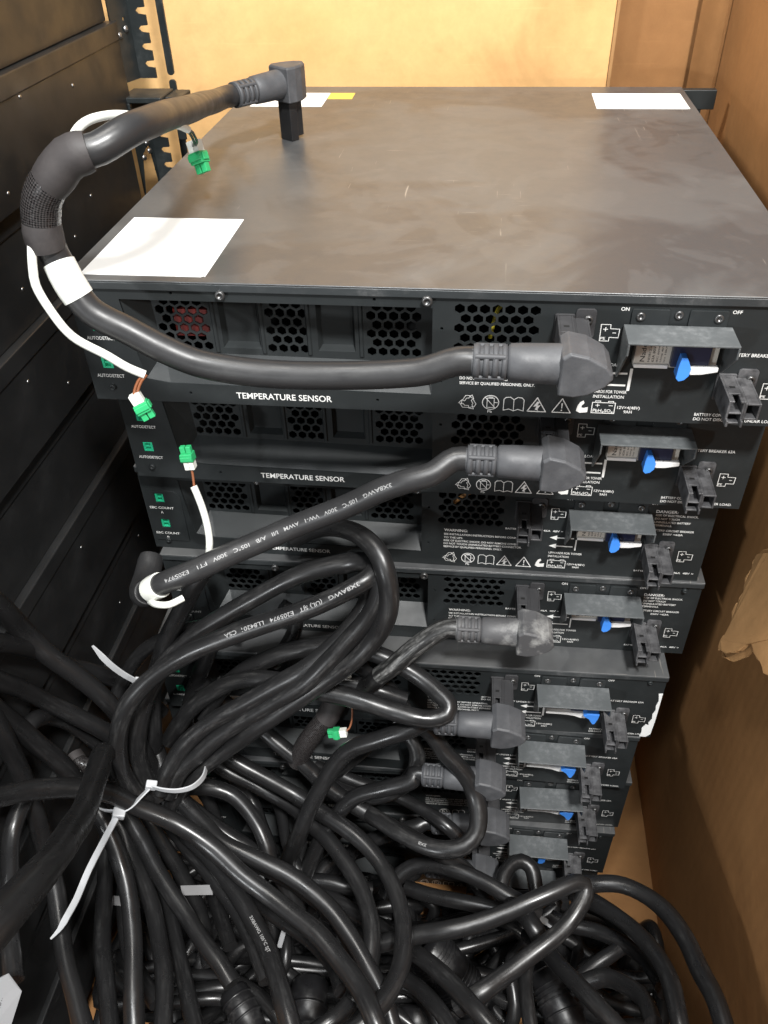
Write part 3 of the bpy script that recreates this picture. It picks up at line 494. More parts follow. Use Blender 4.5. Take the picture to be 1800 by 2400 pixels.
def make_hood(parent):
    # sheet metal hood with two fixing tabs, built from bent sheets 1.2 mm thick
    x0,x1=333.6,394; zt=-18.8; t=1.2
    b=MB()
    b.box(x0,x1,-25,-1.5,Zt(zt-t),Zt(zt))
    for xa in(x0,x1-t): b.prism([(-25,Zt(zt-t-.01)),(-1.5,Zt(zt-t-.01)),(-1.5,Zt(-52 if xa==x0 else -47)),(-4,Zt(-52 if xa==x0 else -47)),(-25,Zt(zt-8))],xa,xa+t,'x')
    o=shift(b).build('breaker_hood','hood',parent,.35)
    b=MB(); b.prism(rrect(337.2,358.3,Zt(-19.5),Zt(-9.4),1.2),-1.5,0); b.prism(rrect(369.2,390.6,Zt(-19.5),Zt(-9.4),1.2),-1.5,0); shift(b).build('fixing_tabs','panel',o,.25)
    for x,zz,d in((342.3,-13.8,1.5),(363.6,-13,0),(385.4,-13.8,1.5)):
        b=MB(); b.lathe((0,0,0),(0,-1,0),[(0,2.6),(.8,2.6),(1.1,2.0),(1.1,1.3),(.3,1.1),(.2,.01)],18); b.build('screw','screw',o,loc=(x-220,-d,Zt(zz)))
    return o
def make_unit(kind):
    """kind A autodetect sockets, B counter sockets, C like A with the breaker thrown"""
    B_=kind=='B'
    t=thing('battery_module','','battery module')
    # shell open to the front
    b=MB(); b.box(0,1,1.7,489,.2,H-1.3); b.box(439,440,1.7,489,.2,H-1.3); b.box(1.01,438.99,1.7,489,.2,1.2); b.box(1.01,438.99,488,489,1.3,H-1.4)
    shift(b).build('chassis','side',t)
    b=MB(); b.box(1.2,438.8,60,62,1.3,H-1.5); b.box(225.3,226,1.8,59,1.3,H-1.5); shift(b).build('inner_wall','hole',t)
    # lid
    b=MB(); b.box(-.6,440.6,-1.8,489.6,H-1.2,H-.15); o=shift(b).build('lid','lid',t,.5,3)
    b=MB(); b.box(-.6,440.6,-1.8,-.1,H-6.2,H-1.3); shift(b).build('lid_lip','edge',t,.5,3)
    # front panel with openings
    holes=[[(31.7,Zt(-13)),(223.4,Zt(-13)),(223.4,Zt(-72.3)),(53,Zt(-71)),(37.3,Zt(-68.5))]]
    for r in range(5):
        n,xs=(7,239.3) if r%2==0 else (6,242.95)
        for i in range(n): holes.append(hexa(xs+i*7.3,Zt(-13.1-r*6.25),3.35))
    for x,zz in((229,-26),(229,-62),(189,-77.4),(65.6,-77.6),(189,-8.6),(65.3,-8.2)): holes.append(circle(x,Zt(zz),1.0,10))
    holes.append([(342-.6,Zt(-44.2)),(389.6,Zt(-44.2)),(389.6,Zt(-21.5)),(342-.6,Zt(-21.5))])
    zs=[-27,-53.4]; hs=8.2 if not B_ else 9.2
    for q in zs: holes.append([(9.8,Zt(q)),(17.3,Zt(q)),(17.3,Zt(q-hs)),(9.8,Zt(q-hs))])
    outer=[(0,.2),(440,.2),(440,H-1.4),(0,H-1.4)]
    o=plate('front_panel',[(x-220,zz) for x,zz in outer],[[(x-220,zz) for x,zz in h] for h in holes],1.5,'panel',t,0)
    # recessed bay
    bh=[]
    def rows(x0,n,x1,m,zts):
        for k,q in enumerate(zts):
            a,nn=(x0,n) if k%2==0 else (x1,m)
            for i in range(nn): bh.append(hexa(a+i*7.15,Zt(q),3.25))
    rr=[-52.6,-46.4,-40.2,-34.0,-27.8,-21.6,-15.4]
    rows(48.4,5,52.0,4,rr); rows(119.3,4,122.9,3,rr); rows(184,5,187.6,4,rr)
    pk=[(87,112),(149.5,173.5)]
    pockets=[[(a,Zt(-53.5)),(c,Zt(-53.5)),(c,Zt(-12)),(a,Zt(-12))] for a,c in pk]
    o=plate('recessed_panel',[(x-220,zz) for x,zz in [(42.5,Zt(-60)),(222.6,Zt(-60)),(222.6,Zt(-6)),(42.5,Zt(-6))]],[[(x-220,zz) for x,zz in h] for h in bh+pockets],1.2,'panel',t,0,y=18)
    for a,c in pk: shift(MB().frustum((a,c,Zt(-53.5),Zt(-12)),18.02,(a+2,c-2,Zt(-51),Zt(-13)),23)).build('pressed_pocket','panel',t)
    for a in(83,114,144,177.5): shift(MB().frustum((a-1.6,a+1.6,Zt(-57),Zt(-8)),18-.01,(a-.8,a+.8,Zt(-56),Zt(-9)),16.8)).build('pressed_rib','panel',t)
    b=MB()
    b.add([(37.3,1.2,Zt(-68.5)),(53,1.2,Zt(-71)),(223.4,1.2,Zt(-72.3)),(223.2,18.5,Zt(-59)),(46,18.5,Zt(-57))],[(0,1,2,3,4)])
    b.add([(31.7,1.2,Zt(-13)),(37.3,1.2,Zt(-68.5)),(46,18.5,Zt(-57)),(43.4,18.5,Zt(-6))],[(0,1,2,3)])
    b.add([(223.4,1.2,Zt(-13)),(223.4,1.2,Zt(-72.3)),(223.2,18.5,Zt(-59)),(223.2,18.5,Zt(-6))],[(3,2,1,0)])
    b.add([(31.7,1.2,Zt(-13)),(223.4,1.2,Zt(-13)),(223.2,18.5,Zt(-6)),(43.4,18.5,Zt(-6))],[(0,1,2,3)])
    shift(b).build('bay_ledge','panel',t)
    if B_:
        b=MB(); b.prism([(4,Zt(-24.5)),(27,Zt(-24.5)),(32.4,Zt(-29)),(31.2,Zt(-74)),(4,Zt(-74))],-.9,-.02)
        # the counter sockets sit in a thin riveted sub-plate
        mh=[[(9.8,Zt(q)),(17.3,Zt(q)),(17.3,Zt(q-hs)),(9.8,Zt(q-hs))] for q in zs]
        plate('socket_plate',[(x-220,zz) for x,zz in [(3.5,Zt(-76)),(3.5,Zt(-24.5)),(26,Zt(-24.5)),(31,Zt(-29)),(31,Zt(-76))]],[[(x-220,zz) for x,zz in h] for h in mh],.8,'panel',t,0,y=-.85)
    for q in zs:
        b=MB(); b.box(10,17.1,0,7,Zt(q-hs+.2),Zt(q-hs+1.2)); b.box(10,17.1,0,7,Zt(q-1.2),Zt(q-.2)); b.box(10,11.6,0,7,Zt(q-hs+1.2),Zt(q-1.2)); b.box(15.5,17.1,0,7,Zt(q-hs+1.2),Zt(q-1.2)); b.box(11.62,15.48,.5,7,Zt(q-hs/2-.7),Zt(q-hs/2+.7)); b.box(11.62,15.48,2.6,7,Zt(q-hs+1.21),Zt(q-hs/2-.72)); b.box(11.62,15.48,2.6,7,Zt(q-hs/2+.72),Zt(q-1.21))
        o=shift(b).build('detect_socket' if not B_ else 'counter_socket','green_socket',t,.15)
    for x,zz,r in((96.7,-7.8,3.0),(220.3,-7.7,3.2)): screw(t,x,zz,1.9,r)
    for x,zz,r in((13.2,-75.2,2.2),(426.7,-9.2,2.0)): screw(t,x,zz,.1 if not B_ else .95,r,'panel')
    make_hood(t); make_breaker(t,kind=='C')
    make_connector(t,294.3,-13.8,kind); make_connector(t,392.7,-49.0,kind)
    # ears at the far end
    b=MB(); b.box(440.7,474,480,489,H-19,H-1); b.box(452,462,481,488,8,H-19.1); shift(b).build('rack_ear','rack',t,.6)
    b=MB(); b.box(-34,-.7,480,489,H-19,H-1); b.box(-22,-12,481,488,8,H-19.1); shift(b).build('rack_ear','rack',t,.6)
    # printed writing
    y=-.12
    W={}
    def tx(s,a,c,base,cap=2.1,yy=y,_k=[None]):
        k=('sensor_lettering' if a in(97.5,96.4) else 'socket_lettering' if a<25 else 'warning_text' if 240<a<242 else 'switch_lettering' if base>-12 and cap<2.3 else 'danger_text' if a>=396 and base>-41 and a<410 else 'cell_lettering' if a>338 and a<344 or a in(324.2,259.2) else 'arrow_lettering' if 319<=a<=323.4 and base<-60 else 'rating_lettering' if a in(321.9,421.1) else 'connector_lettering')
        text(W.setdefault((k,int(a//48),k=='socket_lettering' and base<-55),MB()),s,a,c,Zt(base),cap,yy)
    if B_: tx('TEMPERATURE SENSOR',97.5,148.8,-80,3.5)
    else: tx('TEMPERATURE SENSOR',96.4,159.4,-80.2,4.5)
    tx('ON',331,335.6,-11.2,2.2); tx('OFF',392.4,397.7,-11.3,2.1)
    if B_:
        yb=-1.0
        tx('EBC COUNT',3.9,23.7,-42.4,2.3,yb); tx('A',12.2,14.2,-47.2,2.3,yb); tx('EBC COUNT',3.9,23.7,-69.2,2.3,yb); tx('B',12.2,14.2,-73.6,2.0,yb)
        tx('WARNING:',241.3,259.5,-48.7,2.6)
        for s,c,q in(('SEE INSTALLATION INSTRUCTION BEFORE CONNECTION',307,-52.5),('TO THE UPS.',256,-56),('RISK OF ELECTRIC SHOCK, DO NOT REMOVE COVER.',299,-59.2),('DO NOT TOUCH UNINSULATED BATTERY CONNECTOR.',302,-62.3),('SERVICE BY QUALIFIED PERSONNEL ONLY.',287,-65.5)): tx(s,241.1,c,q,1.9)
        tx('BATTERY',288.3,300,-43.2,1.7); tx('46A  48V =',317.2,332,-43.3,1.9)
        tx('BATTERY',390.6,401,-78.7,1.7); tx('46A  48V =',420.5,435.8,-78.6,1.9)
        tx('UPWARDS FOR TOWER',323.3,348.9,-65.4,2.0); tx('INSTALLATION',323.3,339.1,-69,2.0)
        tx('DANGER:',397,412.8,-18.6,2.6)
        for s,c,q in(('RISK OF ELECTRICAL SHOCK.',427.8,-21.8),('DO NOT TOUCH',414.8,-25.1),('UNINSULATED BATTERY',423.6,-28.4),('TERMINALS.',410.5,-31.5)): tx(s,397.3,c,q,1.9)
        tx('BATTERY CIRCUIT BREAKER',396.2,427.7,-36.4,1.9); tx('250V =63A',405.5,420.2,-39.9,1.9)
    else:
        for q in(-41.0,-68): tx('AUTODETECT',4.5,23,q,2.4)
        tx('WARNING:',240.8,256,-48.4,2.3)
        for s,c,q in(('SEE INSTALLATION GUIDE BEFORE OPERATING.',294,-53),('RISK OF ELECTRIC SHOCK, DO NOT REMOVE COVER.',298,-56.4),('DO NOT TOUCH UNINSULATED BATTERY CONNECTOR.',302,-59.8),('SERVICE BY QUALIFIED PERSONNEL ONLY.',287,-63.2)): tx(s,240.8,c,q,2.0)
        for x0,q,c1,c2 in((288,-43.8,314,336.5),(385.6,-79.3,412,434.3)): tx('BATTERY CONNECTOR',x0,c1,q,2.05); tx('DO NOT DISCONNECT UNDER LOAD.',x0,c2,q-3.3,2.05)
        tx('BATTERY BREAKER 63A',396.6,426.2,-37.9,2.2)
        tx('UPWARDS FOR TOWER',319.4,342.7,-65.7,2.1); tx('INSTALLATION',323.1,341.6,-69.2,2.1)
    tx('PE',321.9,324.6,-29.8,1.8); tx('PE',421.1,423.8,-65,1.8)
    tx('Pb',259.2,262,-83.2,1.7); tx('12V×4(48V)',338.8,352.4,-76.6,2.1); tx('9AH',343,348,-79.6,2.1)
    tx('PbH₂SO₄',324.2,336.6,-79.4,2.2)
    for k,v in W.items(): shift(v).build(k[0],'ink',t)
    G=MB(); g=lambda p:[(a,Zt(c)) for a,c in p]
    def fin(nm):
        shift(G).build(nm,'ink',t); G.__init__()
    PE(G,321.3,-20.1,y); fin('pinout_symbol'); PE(G,420.6,-55.2,y); fin('pinout_symbol')
    # recycling arrows
    cx,cz=246.7,-76.2
    for k in range(3):
        a=math.radians(90+120*k); 
        def rot(p): return (cx+p[0]*math.cos(a)-p[1]*math.sin(a),cz+p[0]*math.sin(a)+p[1]*math.cos(a))
        G.stroke(g([rot(p) for p in((1.4,3.6),(4.9,1.6),(4.9,-1.2),(3.1,-.4),(3.0,1.0),(.9,2.2))]),.36,y,True)
        G.stroke(g([rot(p) for p in((5.6,-2.4),(2.6,-3.4),(4,-1.2))]),.36,y,True)
    fin('recycling_symbol')
    G.stroke(g(circle(260.8,-75.7,5.1,28)),.5,y,True); G.stroke(g([(258.6,-72.6),(263,-72.6),(263,-79.4),(258.6,-79.4)]),.4,y,True); G.stroke(g([(257.2,-72),(264,-79.8)]),.45,y-.01); G.stroke(g([(263,-75.6),(265,-75.6)]),.5,y); G.stroke(g([(259.6,-71.8),(262,-71.8)]),.6,y)
    fin('bin_symbol')
    G.stroke(g([(269,-81),(269,-73),(270.2,-71.6),(273,-71.3),(275.2,-73),(277.6,-71.3),(280.2,-71.6),(281.5,-73),(281.5,-81),(278,-80),(275.4,-81.2),(272.4,-80)]),.45,y,True); G.stroke(g([(275.25,-73),(275.3,-81)]),.4,y-.01)
    fin('booklet_symbol')
    for x0 in(283.9,299.2): G.stroke(g([(x0,-81),(x0+11.5,-81),(x0+5.7,-71)]),.65,y,True)
    G.poly(g([(289.8,-73.6),(287.4,-77.6),(289.4,-77.2),(288.6,-79.6),(290.9,-80.4),(290.2,-79.2),(292,-76.2),(290,-76.7),(291.2,-74)]),y)
    G.poly(g([(304.6,-74.2),(305.6,-74.2),(305.35,-78),(304.85,-78)]),y); G.poly(g(circle(305.1,-79.4,.5,10)),y)
    fin('caution_symbols')
    G.poly(g([(314.6,-75.8),(315.8,-73),(317.8,-71.6),(318.6,-73.4),(317.2,-75.2),(317,-76.6),(318.4,-77),(321,-76.2),(321,-80),(316.4,-80.6),(314,-79.2)]),y)
    fin('hand_symbol')
    G.stroke(g([(323.4,-72.6),(337.3,-72.6),(337.3,-80.2),(323.4,-80.2)]),.45,y,True)
    for xx in(325.2,333): G.stroke(g([(xx,-72.4),(xx,-71.5),(xx+3,-71.5),(xx+3,-72.4)]),.4,y)
    G.stroke(g([(325.6,-74.6),(327.8,-74.6)]),.4,y); G.stroke(g([(326.7,-73.6),(326.7,-75.6)]),.4,y-.01); G.stroke(g([(333.6,-74.6),(335.8,-74.6)]),.4,y)
    fin('battery_symbol')
    za,zb_,xs,zv0,zv1=(-48.9,-57.3,343,-50.2,-60.5) if B_ else (-51.8,-59.9,343.1,-48.9,-62.9)
    for q in(za,zb_):
        G.poly(g([(322.6,q),(328.2,q-2.4),(328.2,q+2.4)]),y); G.stroke(g([(328.5,q),(340.6,q)]),1.3 if not B_ else 1.0,y)
    G.stroke(g([(xs,zv0),(xs,zv1)]),1.7 if not B_ else 1.0,y)
    fin('arrow_symbol')
    return t
def copy_tree(o,parent=None):
    c=o.copy(); COL.objects.link(c); c.parent=parent
    for ch in list(o.children): copy_tree(ch,c)
    return c
protos={}
UN=[(1,'A',0,0,0,'uppermost battery module of the stack with its wide worn metal lid in view'),
 (2,'A',-.43,26.21,-.39,'second battery module from the top, plugged with the slanting cable'),
 (3,'B',-8.56,40.34,-.31,'third battery module from the top, with two green counter sockets and an empty socket'),
 (4,'B',-2.56,36.6,.62,'fourth battery module from the top, with a chalky white plug'),
 (5,'C',-17.14,9.99,1.01,'fifth battery module from the top, with a ragged white sticker torn along its right corner'),
 (6,'C',-26.0,15.06,-.15,'sixth battery module from the top, directly under the one with the torn sticker'),
 (7,'C',-17.9,17.09,1.76,'seventh battery module from the top, with a blue breaker toggle at the right'),
 (8,'A',-21.73,16.95,.25,'eighth battery module from the top, behind the glossy cable arch'),
 (9,'A',-24,26,.0,'lowest battery module, almost hidden behind the heap of cables')]
units={}
for i,k,dx,dy,yaw,lab in UN:
    if k not in protos: u=protos[k]=make_unit(k)
    else: u=copy_tree(protos[k])
    u.location=Vector((220+dx,dy,-i*H))*S; u.rotation_euler=(0,0,math.radians(yaw))
    u['label']=lab; u['group']='battery modules in the stack'; units[i]=u
# things that differ from module to module
u=units[1]
def sticker(parent,x0,x1,y0,y1,m,name='label_sticker',label=None,notch=0):
    b=MB(); b.prism([(x0,y0),(x1-2*notch,y0),(x1-1.3*notch,y0+1.2*notch),(x1,y0+.3*notch),(x1,y1-.5),(x1-.5,y1),(x0+.5,y1),(x0,y1-.5)],H-.1,H+.06,'z'); return shift(b).build(name,m,parent,label=label)
sticker(u,8,86.5,5.6,101.5,'paper',label='large blank white sticker near the front left corner',notch=1.2)
sticker(u,16,87.5,406,461,'paper',label='white sticker at the back left'); sticker(u,88,113,436,461,'yellow',label='small yellow sticker beside the white one')
sticker(u,349.5,434.4,402,461,'paper',label='white sticker at the back right corner',notch=1)
b=MB(); b.tube(spline([(258,14,Zt(-38)),(259,12,Zt(-31)),(262,16,Zt(-20)),(271,20,Zt(-12))],3),1.3,8); shift(b).build('inner_wire','yellow_wire',u)
b=MB(); b.box(52,82,30,36,Zt(-52),Zt(-33)); shift(b).build('fan_part','red_part',u)
b=MB(); b.tube(spline([(247,5,Zt(-24)),(258,8,Zt(-16)),(272,9,Zt(-11))],3),2.0,8); shift(b).build('inner_wire','orange_wire',units[3])
u=units[5]; pts=[(436.4,-24.0),(439.7,-23.3),(440,-60),(439.4,-80),(436,-84.2),(430.4,-84.3),(431.2,-78),(430.6,-72),(433,-66.5),(435.6,-68),(434.8,-64),(436.9,-58),(436.1,-52),(437.7,-46),(436.9,-40),(438,-33)]
b=MB(); b.prism([(p[0],Zt(p[1])) for p in pts],-.5,-.1); b.prism([(1,Zt(-80)),(40,Zt(-82)),(40,Zt(-30)),(22,Zt(-36)),(10,Zt(-26)),(1,Zt(-28))],440.05,440.3,'x'); shift(b).build('torn_sticker','paper',u,label='ragged white sticker torn along the right corner')
b=MB(); b.prism([(60,Zt(-78)),(95,Zt(-77)),(93,Zt(-62)),(59,Zt(-64))],-.5,-.1); shift(b).build('paper_tag','paper',units[5])
# ------------------------------------------------------------------ plugs
def make_plug(parent,m='plug',latch=True,tongue=True):
    """local frame: origin on the panel end of the socket shell; +y towards the panel; cable leaves towards -x"""
    out=[(-12,-10.5),(-8,-13.5),(2,-11.5),(12,-6),(15.5,-1.5),(16,1.5),(13,6),(4,11.5),(-4,13.3),(-12,12.5)]
    out=[(p[0],-p[1]) for p in out]
    n=len(out); b=MB(); lay=[(0,.96),(-1,1),(-25.4,1),(-27,.93)]
    vs=[(p[0]*s,y,p[1]*s) for y,s in lay for p in out]; fs=[]
    for k in range(len(lay)-1):
        for i in range(n): fs.append((k*n+i,(k+1)*n+i,(k+1)*n+(i+1)%n,k*n+(i+1)%n))
    fs+=[tuple(range(n)),tuple((len(lay)-1)*n+i for i in range(n-1,-1,-1))]
    b.add(vs,fs); hd=b.build('angled_plug',m,parent,.6,2)
    yb=-13.5
    b=MB(); b.lathe((-10,yb,0),(-1,0,0),[(0,11.2),(1,11.2),(20,10.8),(28,10.4),(29.3,9.2),(30,8.2)],28); b.build('barrel',m,hd)
    # slotted strain relief
    b=MB(); x=-40
    b.lathe((x+.5,yb,0),(-1,0,0),[(0,8.4),(19.5,8.2)],20)
    for k,(a,w_) in enumerate(((0,2.6),(4.6,3.0),(9.6,3.0),(14.6,3.6))):
        b.lathe((x-a,yb,0),(-1,0,0),[(0,8.3),(.05,9.7),(w_,9.6),(w_+.05,8.3)],26)
    for a in range(4):
        ang=math.pi/4+a*math.pi/2; cy=yb+8.9*math.cos(ang); cz=8.9*math.sin(ang)
        b.tube([(x-1,cy,cz),(x-17,cy,cz)],1.6,8)
    b.build('strain_relief',m,hd)
    if tongue:
        b=MB(); b.box(-8.2,-.2,0.1,31,-7.2,7.4); b.box(-.1,8.4,.1,29,-4,6.2); b.box(-6.6,-1.8,8,22,7.45,8.6); tg=b.build('tongue','tongue',hd,.5)
    return hd
def plug_empty_matrix(hd,mw): hd.matrix_basis=mw
def unit_pt(i,x,d,zt):
    _,k,dx,dy,yaw,_l=UN[i-1]; a=math.radians(yaw); X=x-220
    return Vector((220+dx+X*math.cos(a)+d*math.sin(a), dy+X*math.sin(a)-d*math.cos(a), zt-(i-1)*H))
def seat_plug(parent,i,m,dz=0):
    hd=make_plug(parent,m,tongue=False); p=unit_pt(i,307,31,-22.3+dz)
    hd.matrix_basis=Matrix.Translation(p*S)@Matrix.Rotation(math.radians(UN[i-1][4]),4,'Z'); return hd
def cable_end(i): return [unit_pt(i,307-52,44.5,-22.3),unit_pt(i,307-66,44.5,-22.6)]
def arc_text(mb,path,s,start,r,cap,ang,ksp=1.0):
    """wrap writing around a tube: baseline along the path, letters on the side facing 'ang' direction vector"""
    vs,fs,a,bb=glyphs(s); k=cap/CAP*ksp; L=[0]
    for i in range(1,len(path)): L.append(L[-1]+(path[i]-path[i-1]).length)
    tot=L[-1]; out=[]
    import bisect
    for v in vs:
        q=min(max(start*tot+(v[0]-a)*k,0),tot-.01); i=max(1,bisect.bisect_left(L,q)); f=(q-L[i-1])/max(L[i]-L[i-1],1e-6)
        P=path[i-1].lerp(path[i],f); T=(path[i]-path[i-1]).normalized(); up=Vector(ang); up=(up-T*up.dot(T)).normalized(); sd=T.cross(up)*-1
        th=(v[1]*cap/CAP-cap*.4)/r; out.append(P+(up*math.cos(th)+sd*math.sin(th))*(r+.1))
    mb.add(out,fs)
EYE=Vector((250.7,-445.9,200.1))
def green_plug(parent,p0,direction,up,k=1.0):
    hd=None; y=Vector(direction).normalized(); zz=Vector(up); zz=(zz-y*zz.dot(y)).normalized(); x=y.cross(zz)
    M4=Matrix(((x.x*k,y.x*k,zz.x*k,p0[0]*S),(x.y*k,y.y*k,zz.y*k,p0[1]*S),(x.z*k,y.z*k,zz.z*k,p0[2]*S),(0,0,0,1)))
    b=MB(); b.box(-4.2,4.2,3.2,9.2,-3.6,3.6); b.box(-3.8,-.35,9.2,14,-2.2,1.6); b.box(.35,3.8,9.2,14,-2.2,1.6); b.box(-5.2,-4.2,4,8,-2.4,2.4); b.box(-4.2,4.2,4.4,7.6,3.6,4.6)
    hd=b.build('green_plug','green',parent,.35); hd.matrix_basis=M4
    b=MB(); b.box(-3.4,-.15,-3,3.15,-2.9,2.9); b.box(.15,3.4,-3,3.15,-2.9,2.9); b.build('ferrule','ivory',hd,.3)
    return hd
# ---- uppermost cable assembly
A=thing('battery_cable','thick black battery cable with two angled plugs arching over the top module','cable',(110,-45,-30))
A0=A.location/S
def rel(pts): return [Vector(p)-A0 for p in pts]
hd=seat_plug(A,1,'plug'); hd.matrix_basis=Matrix.Translation(-A0*S)@hd.matrix_basis
ang=Vector((-43,-57,0)).normalized()      # direction the cable leaves the free plug
xax=-ang; yax=Vector((0,0,-1)); zax=xax.cross(yax)
hd2=make_plug(A,'plug',tongue=True); base=Vector((82,298,31))
hd2.matrix_basis=Matrix.Translation((base-A0)*S)@Matrix(((xax.x,yax.x,zax.x,0),(xax.y,yax.y,zax.y,0),(xax.z,yax.z,zax.z,0),(0,0,0,1)))
e=cable_end(1)
pth=spline([e[0],e[1],(223,-45,-29),(212,-45,-31),(179,-45,-34),(138,-45,-35),(111,-45,-33),(91,-45,-29),(73,-45,-21),(56,-45,-11),(36,-45,1),(27,-43,16),(22,-39,26),(20,-39,34),(20,-39,44),(22,-38,55),(26,-38,63),(35,-37,73),(43,-35,80),(50,-34,82),(56,-31,83),(63,-25,86),(68,-17,88),(71,1,87),(69,36,82),(63,91,72),(53,152,61),(46,198,52),(41,229,46.5),(base+ang*66+Vector((0,0,13.8))),(base+ang*46+Vector((0,0,13.6)))],4)
pth=rel(pth)
b=MB(); b.tube(pth,8.1,22); b.build('cable_jacket','thick',A)
def part_of(path,pa,pb):
    """slice of a path between the samples nearest to two points"""
    pa=Vector(pa)-A0;pb=Vector(pb)-A0; i=min(range(len(path)),key=lambda k:(path[k]-pa).length); j=min(range(len(path)),key=lambda k:(path[k]-pb).length)
    if i>j:i,j=j,i
    return path[i:j+1]
def fattube(seg,r,m,name,parent,jit=.4,off=(0,0,0)):
    b=MB(); b.tube([p+Vector(off) for p in seg],[r+random.uniform(-jit,jit)*.5+(.3 if 0<k<len(seg)-1 else (-.6 if jit>.1 else .1)) for k in range(len(seg))],24); return b.build(name,m,parent)
fattube(part_of(pth,(31,-45,6),(22,-39,25)),8.6,'white_pvc','marker_band',A,.05)
fattube(part_of(pth,(20,-39,34),(20,-39,50)),10.1,'shrink','heat_shrink',A,.3,(-1.5,-1,0))
fattube(part_of(pth,(20,-39,46),(34,-37,74)),9.7,'braid','braided_sleeve',A,.5,(-1.5,-1,0))
fattube(part_of(pth,(30,-37,68),(52,-33,84)),10.2,'shrink','heat_shrink',A,.3,(-1,-1,0))
w1=rel(spline([(42,-40,74),(43,-36,84),(45,-30,90),(48,-22,93),(53,-10,93),(59,4,90),(66,24,82),(70,48,74),(68,70,66)],3))
b=MB(); b.tube(w1,2.3,12); b.build('sensor_wire','white_pvc',A)
w1b=rel(spline([(68,68,66),(66,80,62),(60,104,50),(52,124,42)],3)); b=MB(); b.tube([p+Vector((1,0,0)) for p in w1b],.9,8); b.tube([p-Vector((1,0,.5)) for p in w1b],.9,8); b.build('thin_wires','black_wire',A)
green_plug(A,Vector((51,128,40))-A0,(.32,-.35,-1),(-.35,-.9,.3),1.25)
w2=rel(spline([(16,-44,46),(14,-47,38),(13,-51,27),(13,-53,19),(18,-55,6),(28,-58,-8),(45,-57,-20),(55,-57,-27),(64,-56,-32)],3)); b=MB(); b.tube(w2,2.45,12); b.build('sensor_wire','white_pvc',A)
w2b=rel(spline([(64,-56,-32),(61,-58,-35),(58.5,-60,-40),(57.5,-61,-44)],2)); b=MB(); b.tube([p+Vector((1,0,0)) for p in w2b],.85,8); b.tube([p-Vector((1,0,0)) for p in w2b],.85,8); b.build('thin_wires','brown_wire',A)
green_plug(A,Vector((58,-61,-44.6))-A0,(.45,-.1,-1),(.3,-1,.2))
# ---- second cable assembly
A=thing('battery_cable','thick black battery cable slanting down left from the second module to a white band','cable',(120,-45,-140)); A0=A.location/S
hd=seat_plug(A,2,'plug'); hd.matrix_basis=Matrix.Translation(-A0*S)@hd.matrix_basis
e=cable_end(2)
pth=rel(spline([e[0],e[1],(226,-26,-115),(211,-29,-119),(195,-30,-126),(170,-30,-142),(138,-32,-158),(108,-42,-169),(90,-50,-174),(68,-60,-181),(50,-63,-189),(38,-61,-198),(27,-56,-209),(18,-46,-221),(11,-30,-230),(8,-13,-232),(7,0,-228)],4))
b=MB(); b.tube(pth[:-8],8.0,22); b.build('cable_jacket','thick',A)
b=MB(); arc_text(b,pth,'3X8AWG   105°C   300V   VW-1   AWM   I/II   A/B   105°C   300V   FT1   E205974',.17,8.0,2.7,(-.15,-.75,.62),1.35); b.build('cable_print','cable_ink',A)
fattube(part_of(pth,(44,-62,-194),(32,-58,-205)),8.9,'white_pvc','marker_band',A,.05)
fattube(part_of(pth,(27,-56,-209),(7,0,-228)),9.4,'thick','heat_shrink',A,.6)
b=MB(); b.tube(rel(spline([(60,-70,-198),(52,-76,-199),(42,-74,-202),(32,-64,-210)],3)),2.4,12); b.build('sensor_wire','white_pvc',A)
b=MB(); b.tube(rel(spline([(63,-21,-139),(64,-22,-141),(69,-28,-152),(72,-33,-165),(73,-38,-176),(71,-42,-187),(66,-47,-200)],3)),2.5,12); b.build('sensor_wire','white_pvc',A)
w2b=rel(spline([(61,-15.5,-126),(62,-16,-129),(63,-20,-140)],2)); b=MB(); b.tube(w2b,.9,8); b.build('thin_wires','brown_wire',A)
green_plug(A,Vector((61.3,-15,-125))-A0,(-.12,.1,1),(0,-1,0))
# ---- chalky plug of the fourth module and the others below
def plugged(i,m,label,tail,dia,cm='cable',name='battery_cable'):
    A=thing(name,label,'cable',tuple(unit_pt(i,270,45,-24))); global A0; A0=A.location/S
    hd=seat_plug(A,i,m); hd.matrix_basis=Matrix.Translation(-A0*S)@hd.matrix_basis
    e=cable_end(i); b=MB(); b.tube(rel(spline(e+[Vector(p) for p in tail],4)),dia/2,18); b.build('cable_jacket',cm,A); return A
A=plugged(4,'plug_chalky','chalky white dusted plug and cable in the fourth module from the top',[(217,-14,-293),(197,-20,-314),(186,-19,-328)],15.5,'dusty')
b=MB(); b.tube(rel(spline([(188,-19.2,-325.5),(181,-17,-338),(174,-13,-350),(166,-10,-360),(157,-10,-368)],4)),7.6,18); b.build('cable_jacket','scuffed',A)
plugged(5,'plug','grey plug in the module with the torn sticker, its cable hidden by the flat loop',[(215,-40,-366),(190,-44,-378),(160,-46,-398),(135,-58,-440),(112,-75,-500),(85,-62,-600),(60,-50,-735)],15)
plugged(6,'plug','grey plug in the sixth module, crossed by the big round loop',[(214,-34,-452),(190,-38,-462),(160,-40,-480),(132,-55,-522),(110,-75,-575),(80,-60,-650),(50,-50,-740)],15)
plugged(7,'plug','grey plug in the seventh module, framed by the big round loop',[(220,-30,-535),(195,-34,-545),(160,-40,-570),(130,-58,-612),(110,-80,-655),(70,-70,-740)],15)
plugged(8,'plug','pale grey plug standing just above the glossy cable arch',[(216,-34,-620),(190,-40,-632),(160,-46,-650)],15)
